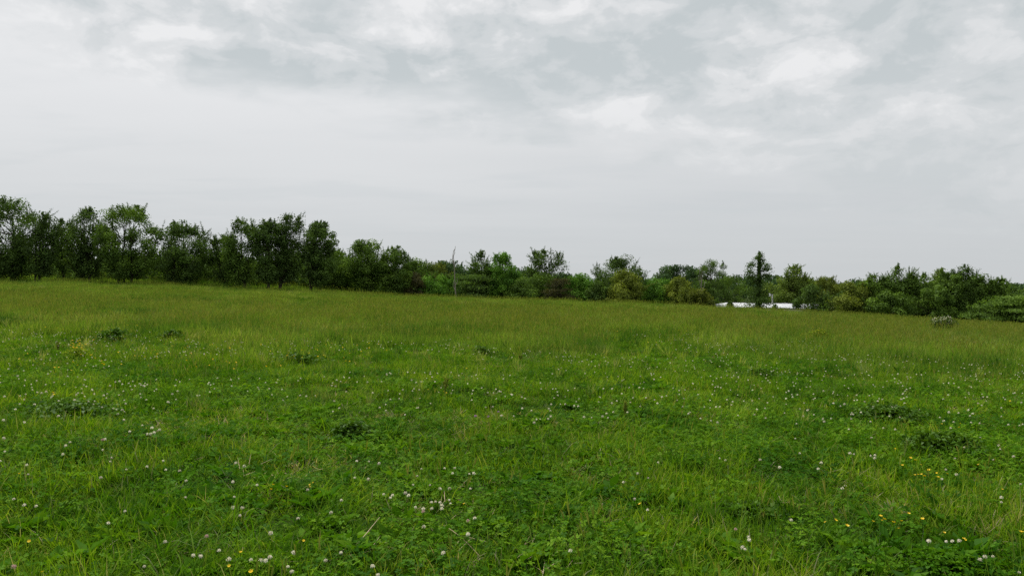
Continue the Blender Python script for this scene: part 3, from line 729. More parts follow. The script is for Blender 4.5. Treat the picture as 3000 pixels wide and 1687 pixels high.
# ivy tower tree in front of the roof
def ivy_tower():
    cx, top, D = 2224, 735, 92
    r = np.random.default_rng(91)
    x = px_dist(cx, D); z0 = tz(x, D); H = CAM_H + D * (843.5 - top) / FPX - z0
    root = thing("ivy_clad_tree", "narrow spire-topped tree wrapped in dark ivy in front of white roof", "tree", (x, D, z0 - .05), 0, G1)
    gt, gb, gl, gc = Geo(), Geo(), Geo(), Geo()
    p = bent(np.array([0, 0, 0.]), np.array([0.1, 0, H * .98]), 10, .1, r)
    tube(gt, p, np.linspace(.22, .02, 10), 7); obj("trunk", gt.mesh("trunk", M_BARK, True), root)
    n = 4200; t = r.random(n) ** 0.85
    c = np.stack([np.interp(t, np.linspace(0, 1, 10), p[:, i]) for i in range(3)], 1)
    rad = np.interp(t, [0, .15, .45, .7, .85, 1], [.45, .36, .34, .17, .17, .03]) * (0.75 + 0.5 * vnoise(t * 14, t * 0 + 3.3))
    off = rand_dirs(n, r) * (rad * r.random(n) ** .4)[:, None] * [1, 1, .6]
    sz = .2 * (.6 + .7 * r.random(n))
    leaves(gl, c + off, sz, sz * .7, off + r.normal(size=(n, 3)) * .4 - [0, 0, .3], np.clip(.35 + r.normal(size=n) * .18, 0, 1), r)
    obj("ivy", gl.mesh("ivy", ML["dark"]), root)
    cl = [(-1.15, .80), (-.75, .84), (-1.3, .73), (-.8, .75), (-.55, .68), (-1.1, .66), (.6, .83), (1.05, .82), (.75, .76), (1.2, .79), (.5, .70), (.9, .69), (-.35, .90), (.32, .88), (.0, .95),
          (-.5, .6), (.45, .6), (-.7, .5), (.6, .5), (-.9, .42), (.8, .42), (-1.0, .33), (1.0, .34), (-1.1, .24), (.9, .24), (-.6, .28), (.5, .3), (-1.2, .15), (1.1, .14), (-.6, .12), (.55, .13), (0, .2), (0, .38), (-.3, .46)]
    for cx_, t in cl:
        p0 = np.array([np.interp(t - .05, np.linspace(0, 1, 10), p[:, j]) for j in range(3)])
        e = np.array([cx_ * (.98 if t > .55 or cx_ < 0 else .72) + r.normal() * .08, r.normal() * .6, H * (t + r.normal() * .012)])
        tube(gb, [p0, (p0 + e) / 2 - [0, 0, .1], e], [.05, .03, .012], 4)
        low = t < .58
        n = 190 if low else 130
        rr = .46 if low else .25
        q = e + r.normal(size=(n, 3)) * [rr, rr, rr * .7]
        q[:, 2] = np.maximum(q[:, 2], .2)
        sz = .2 * (.6 + .7 * r.random(n))
        leaves(gc, q, sz, sz * .55, r.normal(size=(n, 3)), np.clip(r.uniform(.2, .6) + r.normal(size=n) * .15, 0, 1), r, facing=q - e + [0, 0, .05])
    tag(obj("branches", gb.mesh("branches", M_BARK), root), kind="stuff"); obj("crown", gc.mesh("crown", ML["dark"]), root)
ivy_tower()

# bare dead trunk
def dead_tree(name, label, cx, top, D, forks, H0=None, leanpx=-10, seed=5):
    r = np.random.default_rng(seed)
    x = px_dist(cx, D); z0 = tz(x, D); H = CAM_H + D * (843.5 - top) / FPX - z0
    root = thing(name, label, "tree", (x, D, z0 - .05), 0, G1)
    k_ = D / FPX
    g = Geo()
    zt = H * .70
    p = np.array([[0, 0, 0], [1, 0, H * .12], [-2, 0, H * .3], [-4, 0, H * .5], [-5, 0, zt]]) * [k_, 1, 1]
    tube(g, p, [.085, .075, .065, .055, .045], 7); tr = obj("trunk", g.mesh("trunk", M_DEADWOOD, True), root)
    for f in forks:
        g = Geo(); q = np.array(f, float); q = np.stack([q[:, 0] * k_, r.normal(size=len(q)) * .1, q[:, 1] * H], 1)
        tube(g, q, np.linspace(.045, .02, len(q)), 5); obj("branch", g.mesh("branch", M_DEADWOOD), root)
dead_tree("dead_tree", "bare pale dead trunk forking into two thin crooked tips", 1336, 720, 83,
          [[(-5, .69), (-10, .78), (-9, .86), (-7, .93), (-3, .96), (-2, 1.0)], [(-5, .69), (-6, .76), (-8, .84), (-4, .90), (-5, .93), (-2, .95)], [(-3, .36), (3, .42), (4, .5)], [(-2, .3), (-8, .36), (-7, .45)]])
dead_tree("dead_snag", "small leafless grey snag beside the lopsided ivy-thick tree", 2060, 772, 96,
          [[(-5, .69), (-9, .8), (-12, .9), (-8, 1.0)], [(-5, .69), (-3, .8), (-4, .95)], [(-5, .6), (-11, .74), (-12, .8)], [(-5, .5), (3, .64), (5, .72)]], seed=8)

# ------------------------------------------------------------------ woods that read as one mass
def wood(name, label, items, leaf, per, ls, seed):
    r = np.random.default_rng(seed); gl = Geo()
    for (x, y, zt, w) in items:
        z0 = tz(x, y); H = zt - z0
        nb = 12
        for c in range(nb):
            t = r.random() ** .8
            prof = math.sin(math.pi * (0.12 + 0.82 * t)) ** .6
            a = r.random() * 6.283; q = math.sqrt(r.random())
            rr = w * (.32 + .22 * r.random())
            cc = np.array([x + math.cos(a) * q * w * prof * .8, y + math.sin(a) * q * w * prof * .8, z0 + rr * .3 + max(H - rr * 1.1, .3) * t])
            n = per
            off = rand_dirs(n, r); off = off * rr * (r.random(n) ** .3)[:, None] * [1, 1, .8]
            sz = ls * (.6 + .8 * r.random(n))
            leaves(gl, cc + off, sz, sz * .6, off + r.normal(size=(n, 3)) * rr * .8, np.clip(.25 + .5 * r.random() + r.normal(size=n) * .12, 0, 1), r, facing=off)
    return tag(obj(name, gl.mesh(name, ML[leaf])), label, "wood", kind="stuff")
r = np.random.default_rng(33)
items = []
for px in np.arange(-260, 3300, 17):
    D = r.uniform(330, 430)
    tp = np.interp(px, [0, 1200, 1500, 1650, 1760, 2100, 2250, 2420, 2600, 2900, 2990, 3200], [790, 785, 786, 798, 815, 806, 803, 815, 822, 838, 826, 822]) + r.normal() * 3.5
    items.append((px_dist(px, D), D, CAM_H + D * (843.5 - tp) / FPX, r.uniform(5, 8)))
wood("far_wood", "dark distant wood along the horizon behind the tree line", items, "blue", 55, 1.1, 1)
items = []
for px in np.arange(-120, 1000, 26):
    D = r.uniform(108, 124)
    tp = np.interp(px, [-120, 100, 250, 420, 460, 650, 780, 860, 1000], [736, 742, 734, 758, 750, 734, 756, 726, 728]) + r.normal() * 6
    items.append((px_dist(px, D), D, CAM_H + D * (843.5 - tp) / FPX, r.uniform(2.6, 3.8)))
for px in np.concatenate([np.arange(980, 2080, 26), np.arange(2430, 3200, 26)]):
    D = r.uniform(108, 122)
    tp = np.interp(px, [980, 1200, 1350, 1500, 1760, 2080, 2430, 2700, 3000, 3200], [748, 780, 806, 800, 822, 822, 826, 806, 836, 846]) + r.normal() * 5
    items.append((px_dist(px, D), D, CAM_H + D * (843.5 - tp) / FPX, r.uniform(2.0, 3.2)))
for px in np.arange(215, 1010, 17):
    D = r.uniform(86, 98); tp = np.interp(px, [215, 400, 600, 800, 1010], [780, 776, 780, 776, 776]) + r.normal() * 9
    items.append((px_dist(px, D), D, CAM_H + D * (843.5 - tp) / FPX, r.uniform(1.4, 2.2)))
wood("background_wood", "dark green wood filling the gaps behind the front trees", items, "dark", 60, .46, 2)
# low brambles along the field edge
items = []
for px in np.concatenate([np.arange(165, 330, 24), np.arange(330, 2085, 13), np.arange(2400, 3120, 12)]):
    D = np.interp(px, [150, 500, 1000, 1300, 1700, 2080, 2400, 2700, 3100], [82, 80, 86, 90, 92, 90, 86, 81, 76]) + r.uniform(-2, 5)
    h = r.uniform(.8, 3.6) if px > 330 else r.uniform(.8, 2.0)
    x = px_dist(px, D)
    items.append((x, D, tz(x, D) + h + (1.2 if 1000 < px < 2085 or px > 2400 else 0), r.uniform(.8, 1.5)))
wood("bramble_undergrowth", "tangled dark brambles and low growth along the foot of the trees", items, "dark", 26, .3, 3)

# ------------------------------------------------------------------ house beyond the crest
M_ROOF = solid_mat("white_metal_roof", (0.54, 0.55, 0.56), (0.68, 0.68, 0.69), 1.2, 0.5, 0.4, (1, 1, 1))
M_WALL = solid_mat("pale_siding", (0.50, 0.48, 0.43), (0.62, 0.60, 0.55), 3.0, 0.8)
M_TRIM = solid_mat("dark_trim", (0.035, 0.033, 0.03), (0.06, 0.055, 0.05), 4.0, 0.7)
M_GLASS = solid_mat("window_glass", (0.02, 0.025, 0.03), (0.05, 0.06, 0.07), 1.0, 0.08, 0.6)
M_GREY = solid_mat("grey_sheet_metal", (0.09, 0.095, 0.09), (0.15, 0.155, 0.15), 3.0, 0.6)
M_POLE = solid_mat("weathered_pole", (0.30, 0.30, 0.28), (0.46, 0.46, 0.44), 6.0, 0.7, .2, (1, 1, .2))
def boxm(name, x0, x1, y0, y1, z0, z1, mat):
    v = np.array([[x, y, z] for z in (z0, z1) for y in (y0, y1) for x in (x0, x1)], float)
    q = [[0, 2, 3, 1], [4, 5, 7, 6], [0, 1, 5, 4], [2, 6, 7, 3], [0, 4, 6, 2], [1, 3, 7, 5]]
    return make_mesh(name, v, q, None, None, False, [mat])
def house():
    A = np.array([px_dist(2130, 121), 121.0]); B_ = np.array([px_dist(2412, 110), 110.0])   # ridge ends
    zr = CAM_H - 121 * (886.5 - 843.5) / FPX
    dirv = (B_ - A); Lr = float(np.linalg.norm(dirv)); ang = math.atan2(dirv[1], dirv[0])
    c = (A + B_) / 2; zg = tz(c[0], c[1])
    zr += 0.03
    root = thing("house", "low house with long white metal hipped roof just beyond the field crest", "house", (c[0], c[1], zg), ang)
    hr = zr - zg; run, rise, hip = 3.3, 0.62, 3.0
    he = hr - rise; hl = Lr / 2
    # the roof faces with upstanding ribs
    t = 0.10
    def roof_face(name, eave_a, eave_b, ridge_a, ridge_b):
        v = np.array([eave_a, eave_b, ridge_b, ridge_a], float); lo = v - [0, 0, t]
        vv = np.concatenate([v, lo])
        q = [[0, 1, 2, 3], [7, 6, 5, 4], [0, 4, 5, 1], [1, 5, 6, 2], [2, 6, 7, 3], [3, 7, 4, 0]]
        o_ = obj(name, make_mesh(name, vv, q, None, None, False, [M_ROOF]), root)
        return o_
    e = [(-hl - hip, -run, he), (hl + hip, -run, he), (hl + hip, run, he), (-hl - hip, run, he)]
    r1, r2 = (-hl, 0, hr), (hl, 0, hr)
    roof = roof_face("roof_slope", e[0], e[1], r1, r2)
    g = Geo()
    for xx in np.arange(-hl - hip + .4, hl + hip - .2, 0.6):     # raised seams on the slope that faces the field
        f = 1.0 if abs(xx) <= hl else max(0.02, 1 - (abs(xx) - hl) / hip)
        n0 = np.array([xx, -run, he + .004]); n1 = np.array([xx, -run + run * f, he + rise * f + .004])
        vv = np.array([n0 + [-.02, 0, 0], n0 + [.02, 0, 0], n1 + [.02, 0, 0], n1 + [-.02, 0, 0]]); up = vv + [0, 0, .035]
        g.add(np.concatenate([vv, up]), [[4, 5, 6, 7], [0, 1, 5, 4], [2, 3, 7, 6], [1, 2, 6, 5], [3, 0, 4, 7]])
    s_ = obj("seams", g.mesh("seams", M_ROOF), roof)
    roof_face("roof_slope", e[2], e[3], r2, r1)
    for a_, b_, rr in ((e[3], e[0], r1), (e[1], e[2], r2)):
        v = np.array([a_, b_, rr], float); lo = v - [0, 0, t]
        obj("roof_hip", make_mesh("roof_hip", np.concatenate([v, lo]), [[0, 3, 4, 1], [1, 4, 5, 2], [2, 5, 3, 0]], [[0, 1, 2], [5, 4, 3]], None, False, [M_ROOF]), root)
    obj("ridge_cap", boxm("ridge_cap", -hl, hl, -.12, .12, hr + .004, hr + .05, M_TRIM), root)
    xw, yw = hl + hip - .45, run - .45
    obj("wall", boxm("wall", -xw, xw, -yw, yw, 0.0, he - t - .004, M_WALL), root)
    for nm, x0, x1, y0, y1 in (("fascia", -xw - .38, xw + .38, -run + .03, -run + .08), ("fascia", -xw - .38, xw + .38, run - .08, run - .03)):
        obj(nm, boxm(nm, x0, x1, y0, y1, he - t - .16, he - t - .004, M_TRIM), root)
    for wx in (-7.5, -3.2, 2.8, 7.2):
        w = obj("window", boxm("window", wx - .6, wx + .6, -yw - .05, -yw + .05, he - 1.75, he - .6, M_TRIM), root)
        obj("pane", boxm("pane", wx - .52, wx + .52, -yw - .07, -yw - .052, he - 1.67, he - .68, M_GLASS), w)
    d = obj("door", boxm("door", -.45, .45, -yw - .06, -yw + .04, .05, 2.05, M_TRIM), root)
    obj("handle", boxm("handle", .32, .38, -yw - .12, -yw - .062, .95, 1.05, M_GREY), d)
house()
def lamp_post():
    D = 116; x = px_dist(2263, D); z0 = tz(x, D); H = CAM_H - D * (862 - 843.5) / FPX - z0
    root = thing("yard_light", "slim pale yard light pole rising behind the white roof", "lamp post", (x, D, z0))
    g = Geo(); tube(g, [[0, 0, 0], [0, 0, H * .5], [-.02, 0, H]], [.13, .115, .10], 10); obj("pole", g.mesh("pole", M_POLE, True), root)
    g = Geo(); tube(g, [[0, 0, H - .15], [-.2, 0, H + .02], [-.42, 0, H + .04]], [.03, .03, .03], 6); arm = obj("arm", g.mesh("arm", M_GREY, True), root)
    g = Geo(); tube(g, [[-.44, 0, H + .14], [-.44, 0, H + .05], [-.44, 0, H - .10], [-.44, 0, H - .26], [-.44, 0, H - .30]], [.06, .13, .17, .15, .04], 12)
    obj("lamp_head", g.mesh("lamp_head", M_ROOF, True), root)
lamp_post()
def shed():
    D = 128; x = px_dist(2306, D); z0 = tz(x, D); zt = CAM_H - D * (887 - 843.5) / FPX; H = zt - z0
    root = thing("shed", "small grey arched-roof shed half hidden behind the white roof", "shed", (x, D, z0), R(-8))
    a = np.linspace(0, np.pi, 9); hw = .75
    prof = np.stack([-np.cos(a) * 1.25, np.sin(a) * .5], 1)
    v = np.array([[p_[0], yy, H - .5 + p_[1]] for yy in (-1.6, 1.6) for p_ in prof])
    v = np.concatenate([v, v - [0, 0, .06]])
    k_ = np.arange(8)
    q = np.concatenate([np.stack([k_, k_ + 1, k_ + 10, k_ + 9], 1), np.stack([k_ + 18, k_ + 27, k_ + 28, k_ + 19], 1), np.stack([k_, k_ + 18, k_ + 19, k_ + 1], 1), np.stack([k_ + 9, k_ + 10, k_ + 28, k_ + 27], 1)])
    obj("roof", make_mesh("roof", v, q, None, None, True, [M_GREY]), root)
    obj("wall", boxm("wall", -1.15, 1.15, -1.5, 1.5, 0, H - .48, M_WALL), root)
    obj("door", boxm("door", -.5, .5, -1.56, -1.504, .05, min(2.0, H - .7), M_TRIM), root)
shed()

# ------------------------------------------------------------------ plants in the field
def weed_patch(label, px, py, wpx, hpx, mat, n=900, hgt=.22, name="weed_patch", leaf=.05, cat="plant", group="leafy weed patches in the field", seed=None, bloom=0):
    r = np.random.default_rng(seed or int(px + py))
    x, y = ground_at(px, py, hgt * .5 if py > 1020 else .45)
    rx = wpx / 2 * y / FPX; ry = max(rx * .75, .15)
    root = thing(name, label, cat, (x, y, tz(x, y)), 0, group)
    g, gs = Geo(), Geo()
    a = r.random(n) * 6.283; q = np.abs(r.normal(size=n)) * .55 * (.75 + .5 * vnoise(a * 2.2 + px, a * 0 + py))
    pos = np.stack([np.cos(a) * q * rx * 1.2, np.sin(a) * q * ry * 1.2, np.zeros(n)], 1)
    top = hgt * (0.55 + .6 * fbm(pos[:, 0] * 3 + px, pos[:, 1] * 3, 1.2, 2)) * np.clip(1.05 - .45 * q ** 2, .3, 1)
    pos[:, 2] = top * (r.random(n) ** .35)
    pos[:, 2] += terrain(x + pos[:, 0], y + pos[:, 1]) - tz(x, y)
    d = r.normal(size=(n, 3)) * [1, 1, .35] + [0, 0, .1]
    sz = leaf * (.6 + .8 * r.random(n))
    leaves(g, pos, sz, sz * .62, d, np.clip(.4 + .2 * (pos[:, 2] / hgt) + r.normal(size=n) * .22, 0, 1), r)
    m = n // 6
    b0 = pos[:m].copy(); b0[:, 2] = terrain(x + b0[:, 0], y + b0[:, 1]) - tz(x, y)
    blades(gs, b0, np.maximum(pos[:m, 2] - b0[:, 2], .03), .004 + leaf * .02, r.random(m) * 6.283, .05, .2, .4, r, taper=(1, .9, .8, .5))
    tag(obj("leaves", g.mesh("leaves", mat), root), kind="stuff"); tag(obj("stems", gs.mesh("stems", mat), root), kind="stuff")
    if bloom:
        gf = Geo(); k_ = r.integers(0, n, bloom); q_ = pos[k_] + [0, 0, .05]; q_[:, 2] = np.maximum(q_[:, 2], hgt * r.uniform(.4, 1.15, bloom))
        for j in range(4):
            aa = j * 1.5708 + r.random(bloom)
            leaves(gf, q_, .02, .02, np.stack([np.cos(aa), np.sin(aa), np.full(bloom, .3)], 1), .7, r)
        tag(obj("blossoms", gf.mesh("blossoms", M_PETAL_Y), root), kind="stuff")
    return root
W = weed_patch
W("dark clover-like weed patch, the wider of two behind yellow buttercups", 2600, 1215, 210, 60, M_WEED, 1500, .24)
W("dark leafy weed patch nearer the buttercups, with white clover on top", 2760, 1300, 210, 80, M_WEED, 1500, .26)
W("small near-black weed clump in the tall grass with clover heads above", 335, 948, 110, 20, M_WEED, 900, .32, leaf=.07)
W("flat green weed clump next to the near-black one in tall grass", 505, 945, 90, 16, M_WEED, 700, .26, leaf=.07)
W("round dark weed clump alone in the middle of the field", 1418, 990, 62, 26, M_WEED, 480, .36, leaf=.06)
W("dark weed hollow below the scattered clover heads at the field's shaded side", 205, 1205, 300, 60, M_WEED, 1020, .20)  # dark green is the weeds' own leaf colour
W("dark green weeds spreading before the purple clover flowers", 1030, 1262, 110, 50, M_WEED, 540, .18)
W("long dark strip of weeds under the mid-field grass tufts", 880, 1052, 150, 26, M_WEED, 600, .26, leaf=.055)
W("dark weeds on the sloping side of the field before the tiered trees", 2230, 1098, 120, 26, M_WEED, 900, .24, leaf=.05)
W("low clover mound with a tight bunch of white flowers", 1250, 1440, 190, 60, M_CLOVER, 1100, .12, leaf=.028)
W("clover mat along the bottom edge beside four white flowers", 760, 1665, 330, 70, M_CLOVER, 1700, .11, leaf=.026)
W("dark shaggy grass hollow in the lower field near the dry straw wisps", 2190, 1490, 200, 60, M_WEED, 900, .12, leaf=.04)
W("broad dark clover leaves at the bottom edge under two white flowers", 2790, 1655, 260, 70, M_CLOVER, 1300, .13, leaf=.032)
W("yellow-green leafy weed clump glowing on the far slope", 2400, 968, 72, 24, M_YWEED, 800, .46, leaf=.07, bloom=14)
W("small yellow-flowered weed patch in the tall grass on the high side", 228, 988, 80, 18, M_YWEED, 500, .36, leaf=.04, bloom=26)

def rose_bush():
    px, py = 2752, 962
    r = np.random.default_rng(12)
    x, y = px_dist(px, 29.5), 29.5
    root = thing("rose_bush", "low arching wild rose bush with white blossoms on the far slope", "bush", (x, y, tz(x, y)))
    gc, gl, gf = Geo(), Geo(), Geo()
    s_ = y / FPX; top_h = CAM_H - y * (932 - 843.5) / FPX - tz(x, y)
    for i in range(60):
        a = r.random() * 6.283; ln = r.uniform(.5, 1.0) * 44 * s_
        if r.random() < .3: a = r.normal() * .25; ln *= 1.5
        hh = r.uniform(.6, 1.0) * top_h
        t = np.linspace(0, 1, 7)
        p = np.stack([np.cos(a) * ln * t, np.sin(a) * ln * t * .8, hh * np.sin(np.pi * t * .8) + .02], 1)
        tube(gc, p, np.linspace(.012, .004, 7), 4)
        n = 60; tt = r.random(n)
        q = np.stack([np.interp(tt, t, p[:, j]) for j in range(3)], 1) + r.normal(size=(n, 3)) * .05
        q[:, 2] = np.maximum(q[:, 2], .03)
        sz = .06 * (.6 + .7 * r.random(n)); leaves(gl, q, sz, sz * .6, r.normal(size=(n, 3)), np.clip(.45 + r.normal(size=n) * .25, 0, 1), r)
        n = 4 if r.random() < .6 else 2
        tt = .4 + .35 * r.random(n)
        q = np.stack([np.interp(tt, t, p[:, j]) for j in range(3)], 1) + r.normal(size=(n, 3)) * [.05, .05, .03] + [0, 0, .05]
        for j in range(5):
            aa = j * 1.2566 + r.random(n)
            leaves(gf, q, .026, .028, np.stack([np.cos(aa), np.sin(aa), np.full(n, .35)], 1), .6, r)
    [tag(obj(n_, g_.mesh(n_, m_), root), kind="stuff") for n_, g_, m_ in (("canes", gc, M_BARK), ("leaves", gl, ML["dark"]), ("blossoms", gf, M_PETAL_W))]
rose_bush()
def brown_weed(label, px, py, hpx, seed):
    r = np.random.default_rng(seed); x, y = ground_at(px, py, 0.02); H = hpx * y / FPX
    root = thing("dock_plant", label, "plant", (x, y, tz(x, y)), 0, "dark seeded weed stalks in the field")
    g, gs = Geo(), Geo()
    for i in range(3 if hpx > 30 else 2):
        e = np.array([r.normal() * H * .12, r.normal() * H * .12, H * r.uniform(.75, 1)])
        tube(g, [[0, 0, 0], e * .5 + r.normal(size=3) * .01, e], [.006, .005, .003], 4)
        n = 60; t = .5 + .5 * r.random(n); q = e * t[:, None] + r.normal(size=(n, 3)) * H * .03
        sz = .022 * (.6 + .8 * r.random(n)); leaves(gs, q, sz, sz * .7, r.normal(size=(n, 3)), r.random(n) * .6, r)
    tag(obj("stalks", g.mesh("stalks", M_SEED), root), kind="stuff"); tag(obj("seeds", gs.mesh("seeds", M_SEED), root), kind="stuff")
brown_weed("tall dark seeded stalk in front of the near-black weed clump", 434, 985, 38, 1)
brown_weed("brown seeded stalk in the clover band of the middle field", 1528, 1065, 32, 2)
brown_weed("dark forked stalk left of the purple clover flowers", 1300, 1160, 62, 3)
brown_weed("dark stalk in the high-side grass above a row of clover heads", 172, 1035, 36, 4)
brown_weed("brown stalks by clover on the darker lower middle field", 1828, 1225, 60, 6)
brown_weed("reddish seeded weed next to the white-blossomed rose bush", 2815, 990, 50, 7)
def straw(name, label, px, py, n, ln, spread, w, seed, tiltup=.5):
    r = np.random.default_rng(seed); x, y = ground_at(px, py, .08)
    root = thing(name, label, "dry grass", (x, y, tz(x, y) + .07), 0, "dry grass bits")
    g = Geo()
    blades(g, r.normal(size=(n, 3)) * [spread, spread, .01], ln * (.5 + .7 * r.random(n)), w, r.random(n) * 6.283, tiltup + .5 * r.random(n), .4 * r.random(n), r.random(n), r)
    tag(obj("blades", g.mesh("blades", M_STRAW), root), kind="stuff")
straw("straw_tuft", "dry fan-shaped straw tuft on the bare lower grass", 1890, 1628, 26, .06, .008, .0022, 1, .3)
straw("straw_wisps", "flat wisps of dry straw by the dark shaggy hollow", 2292, 1468, 16, .16, .03, .0022, 2, 1.2)
straw("straw_wisps", "thin curled dry blades near the single slanting straw", 1105, 1590, 6, .14, .03, .0025, 5, 1.2)
def slant_straw():
    x, y = ground_at(1075, 1560, .1)
    root = thing("dry_grass_stem", "single long straw-coloured stem slanting across the lower grass", "dry grass", (x, y, tz(x, y) + .06), 0, "dry grass bits")
    g = Geo(); tube(g, [[-.05, -.14, .0], [0, 0, .04], [.05, .13, .09]], [.0022, .0028, .0014], 5, .9); obj("stem", g.mesh("stem", M_STRAW), root)
slant_straw()

# ------------------------------------------------------------------ flowers
def head_mesh(mat, rr, seed, n=44, droop=.25):
    r = np.random.default_rng(seed); g = Geo()
    i = np.arange(n) + .5; ph = np.arccos(1 - 1.62 * i / n); th = np.pi * (1 + 5 ** .5) * i
    d = np.stack([np.cos(th) * np.sin(ph), np.sin(th) * np.sin(ph), np.cos(ph)], 1)
    d2 = unit(d + r.normal(size=(n, 3)) * .12 + [0, 0, .15])
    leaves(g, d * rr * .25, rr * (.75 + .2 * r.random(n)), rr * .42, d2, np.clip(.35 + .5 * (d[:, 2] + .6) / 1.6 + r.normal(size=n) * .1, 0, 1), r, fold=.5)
    return g.mesh("flower_head", mat)
def stem_mesh(h, seed):
    r = np.random.default_rng(seed); g = Geo()
    tube(g, [[0, 0, -h], [r.normal() * .006, r.normal() * .006, -h * .45], [0, 0, 0]], [.0016, .0014, .0012], 5, .45)
    return g.mesh("stem", M_CLOVER)
def cup_mesh(rr, seed):
    r = np.random.default_rng(seed); g = Geo()
    for j in range(5):
        a = j * 1.2566 + r.normal() * .06
        for s_ in (0,):
            c, s2 = math.cos(a), math.sin(a)
            px4 = np.array([[0, 0, 0], [.55 * rr * c - .48 * rr * s2, .55 * rr * s2 + .48 * rr * c, .3 * rr], [1.0 * rr * c - .3 * rr * s2, rr * s2 + .3 * rr * c, .62 * rr], [1.0 * rr * c + .3 * rr * s2, rr * s2 - .3 * rr * c, .62 * rr], [.55 * rr * c + .48 * rr * s2, .55 * rr * s2 - .48 * rr * c, .3 * rr]])
            g.add(px4, [[0, 4, 3, 2]], [[0, 2, 1]], .4 + .5 * r.random())
    return g.mesh("flower_head", M_PETAL_Y)
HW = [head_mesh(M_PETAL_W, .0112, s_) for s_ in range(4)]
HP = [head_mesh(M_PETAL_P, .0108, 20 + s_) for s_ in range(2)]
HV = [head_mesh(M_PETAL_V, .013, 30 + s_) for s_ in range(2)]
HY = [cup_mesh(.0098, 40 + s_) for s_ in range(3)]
ST = [stem_mesh(.13, s_) for s_ in range(3)]
ST2 = [stem_mesh(.19, s_) for s_ in range(3)]

WHITE = """0,1352 78,1363 82,1390 295,1401 370,1377 430,1367 478,1350 485,1377 526,1380 545,1408 543,1457 682,1411 691,1357 40,1464 71,1482 106,1483 366,1499 317,1532 484,1587 566,1630 587,1632 641,1615 670,1642 423,1661 686,1457 327,1341 323,1352 683,1488
715,1366 753,1422 710,1489 703,1512 873,1521 793,1562 901,1435 970,1504 1000,1467 735,1640 764,1642 778,1642 791,1634 843,1661 855,1675 859,1622 954,1643 999,1619 1045,1351 1081,1352 1110,1357 1039,1401 1079,1404 1235,1373 1222,1396 1302,1372 1332,1371 1388,1387 1375,1389 1326,1386 1210,1421 1317,1431 1289,1432 1378,1432 1260,1422 1187,1445 1124,1448 1150,1451 1144,1459 1197,1453 1264,1473 1276,1471 1289,1473 1294,1482 1294,1491 1316,1466 1320,1476 1265,1491 1240,1491 1217,1485 1241,1544 1391,1519 1371,1566 1299,1620 1091,1663 1107,1684
1868,1388 1899,1402 1826,1413 1859,1461 1897,1494 1671,1613 1928,1355 2108,1343 2126,1349 2227,1347 2284,1370 2193,1575 2195,1583 2176,1604 2183,1609
2366,1202 2411,1229 2435,1226 2415,1235 2330,1285 2353,1219 2487,1258 2494,1227 2553,1283 2550,1235 2588,1254 2623,1258 2585,1170 2640,1170 2693,1200 2785,1254 2785,1272 2825,1310 2765,1233 2798,1343 2927,1305 2932,1316 2970,1339 2910,1348 2343,1328 2490,1328 2502,1331 2552,1336 2563,1334 2563,1342 2406,1357 2397,1374 2477,1423 2468,1431 2771,1376 2802,1390 2760,1404 2990,1419 2934,1457 2934,1472 2721,1586 2772,1588 2790,1587 2811,1585 2871,1642 2886,1632 2909,1632 2986,1679 2318,1524 2872,1282 2842,1218 2838,1200 2850,1212 2780,1208 2691,1195
10,1231 71,1237 52,1102 55,1110 73,1114 45,1200 93,1135 101,1185 135,1149 122,1152 152,1162 75,1155 13,1162 158,1121 198,1103 247,1112 245,1128 239,1139 240,1152 275,1184 183,1192 171,1219 269,1141 276,1154 304,1159 314,1154 338,1120 350,1117 358,1126 361,1146 377,1123 389,1118 395,1131 409,1124 413,1128 423,1131 431,1127 452,1146 411,1154 364,1173 332,1197 341,1200 358,1201 364,1206 345,1213 363,1231 370,1100 450,1197 417,1246 445,1254 467,1259 380,1264 432,1272 442,1271 452,1268 307,1287 205,1295 192,1307 11,1284 14,1323 301,1319 184,1332
1206,1114 1244,1092 1261,1096 1250,1108 1239,1118 1219,1121 1285,1149 1419,1080 1394,1099 1382,1103 1475,1110 1411,1137 1453,1141 1463,1146 1468,1148 1497,1155 1500,1157 1480,1162 1529,1163 1586,1140 1634,1158 1656,1163 1618,1095 1444,1192 1530,1196 1557,1203 1583,1229 1572,1229 1606,1228 1565,1238 1614,1220 1505,1219 1642,1184 1656,1184 1711,1222 1754,1178 1797,1207 1792,1181 1777,1212 1765,1221 1807,1175 1768,1139 1873,1136
2499,1127 2474,1129 2363,1134 2320,1156 2322,1163 2303,1168 2388,1167 2440,1153 2442,1182 2473,1184 2533,1177 2556,1156 2547,1159 2572,1175 2642,1170 2650,1181 2763,1169 2866,1182 2880,1163 2940,1165"""
YELLOW = """124,1675 671,1658 85,1585 56,1390 800,1420 794,1434 839,1427 917,1416 908,1421 908,1428 889,1584 705,1618 1359,1478 735,1675 1875,1478 2418,1530 2448,1526 2482,1542 2558,1529 2580,1513 2590,1521 2584,1524 2618,1530 2633,1548 2642,1526 2663,1506 2703,1522 2767,1560 2824,1581 2828,1584 2937,1435 2992,1560 2623,1315 2668,1342 2682,1348 2644,1364 2698,1361 2722,1377 2681,1392 2690,1391 2700,1391 2708,1395 2745,1386 2749,1399 2775,1388 2867,1362 2760,1242 2814,1241 2810,1252 2443,1175 158,1156 156,1151 1255,1141 1300,1147 1308,1151 1367,1080"""
PINK = "605,1573 40,1663 135,1146 460,1263 300,1290 1240,1500 1371,1526 2155,1553"
PURPLE = "1460,1206 1393,1219 1430,1221"
def parse(s): return [tuple(map(float, p.split(","))) for p in s.split()]
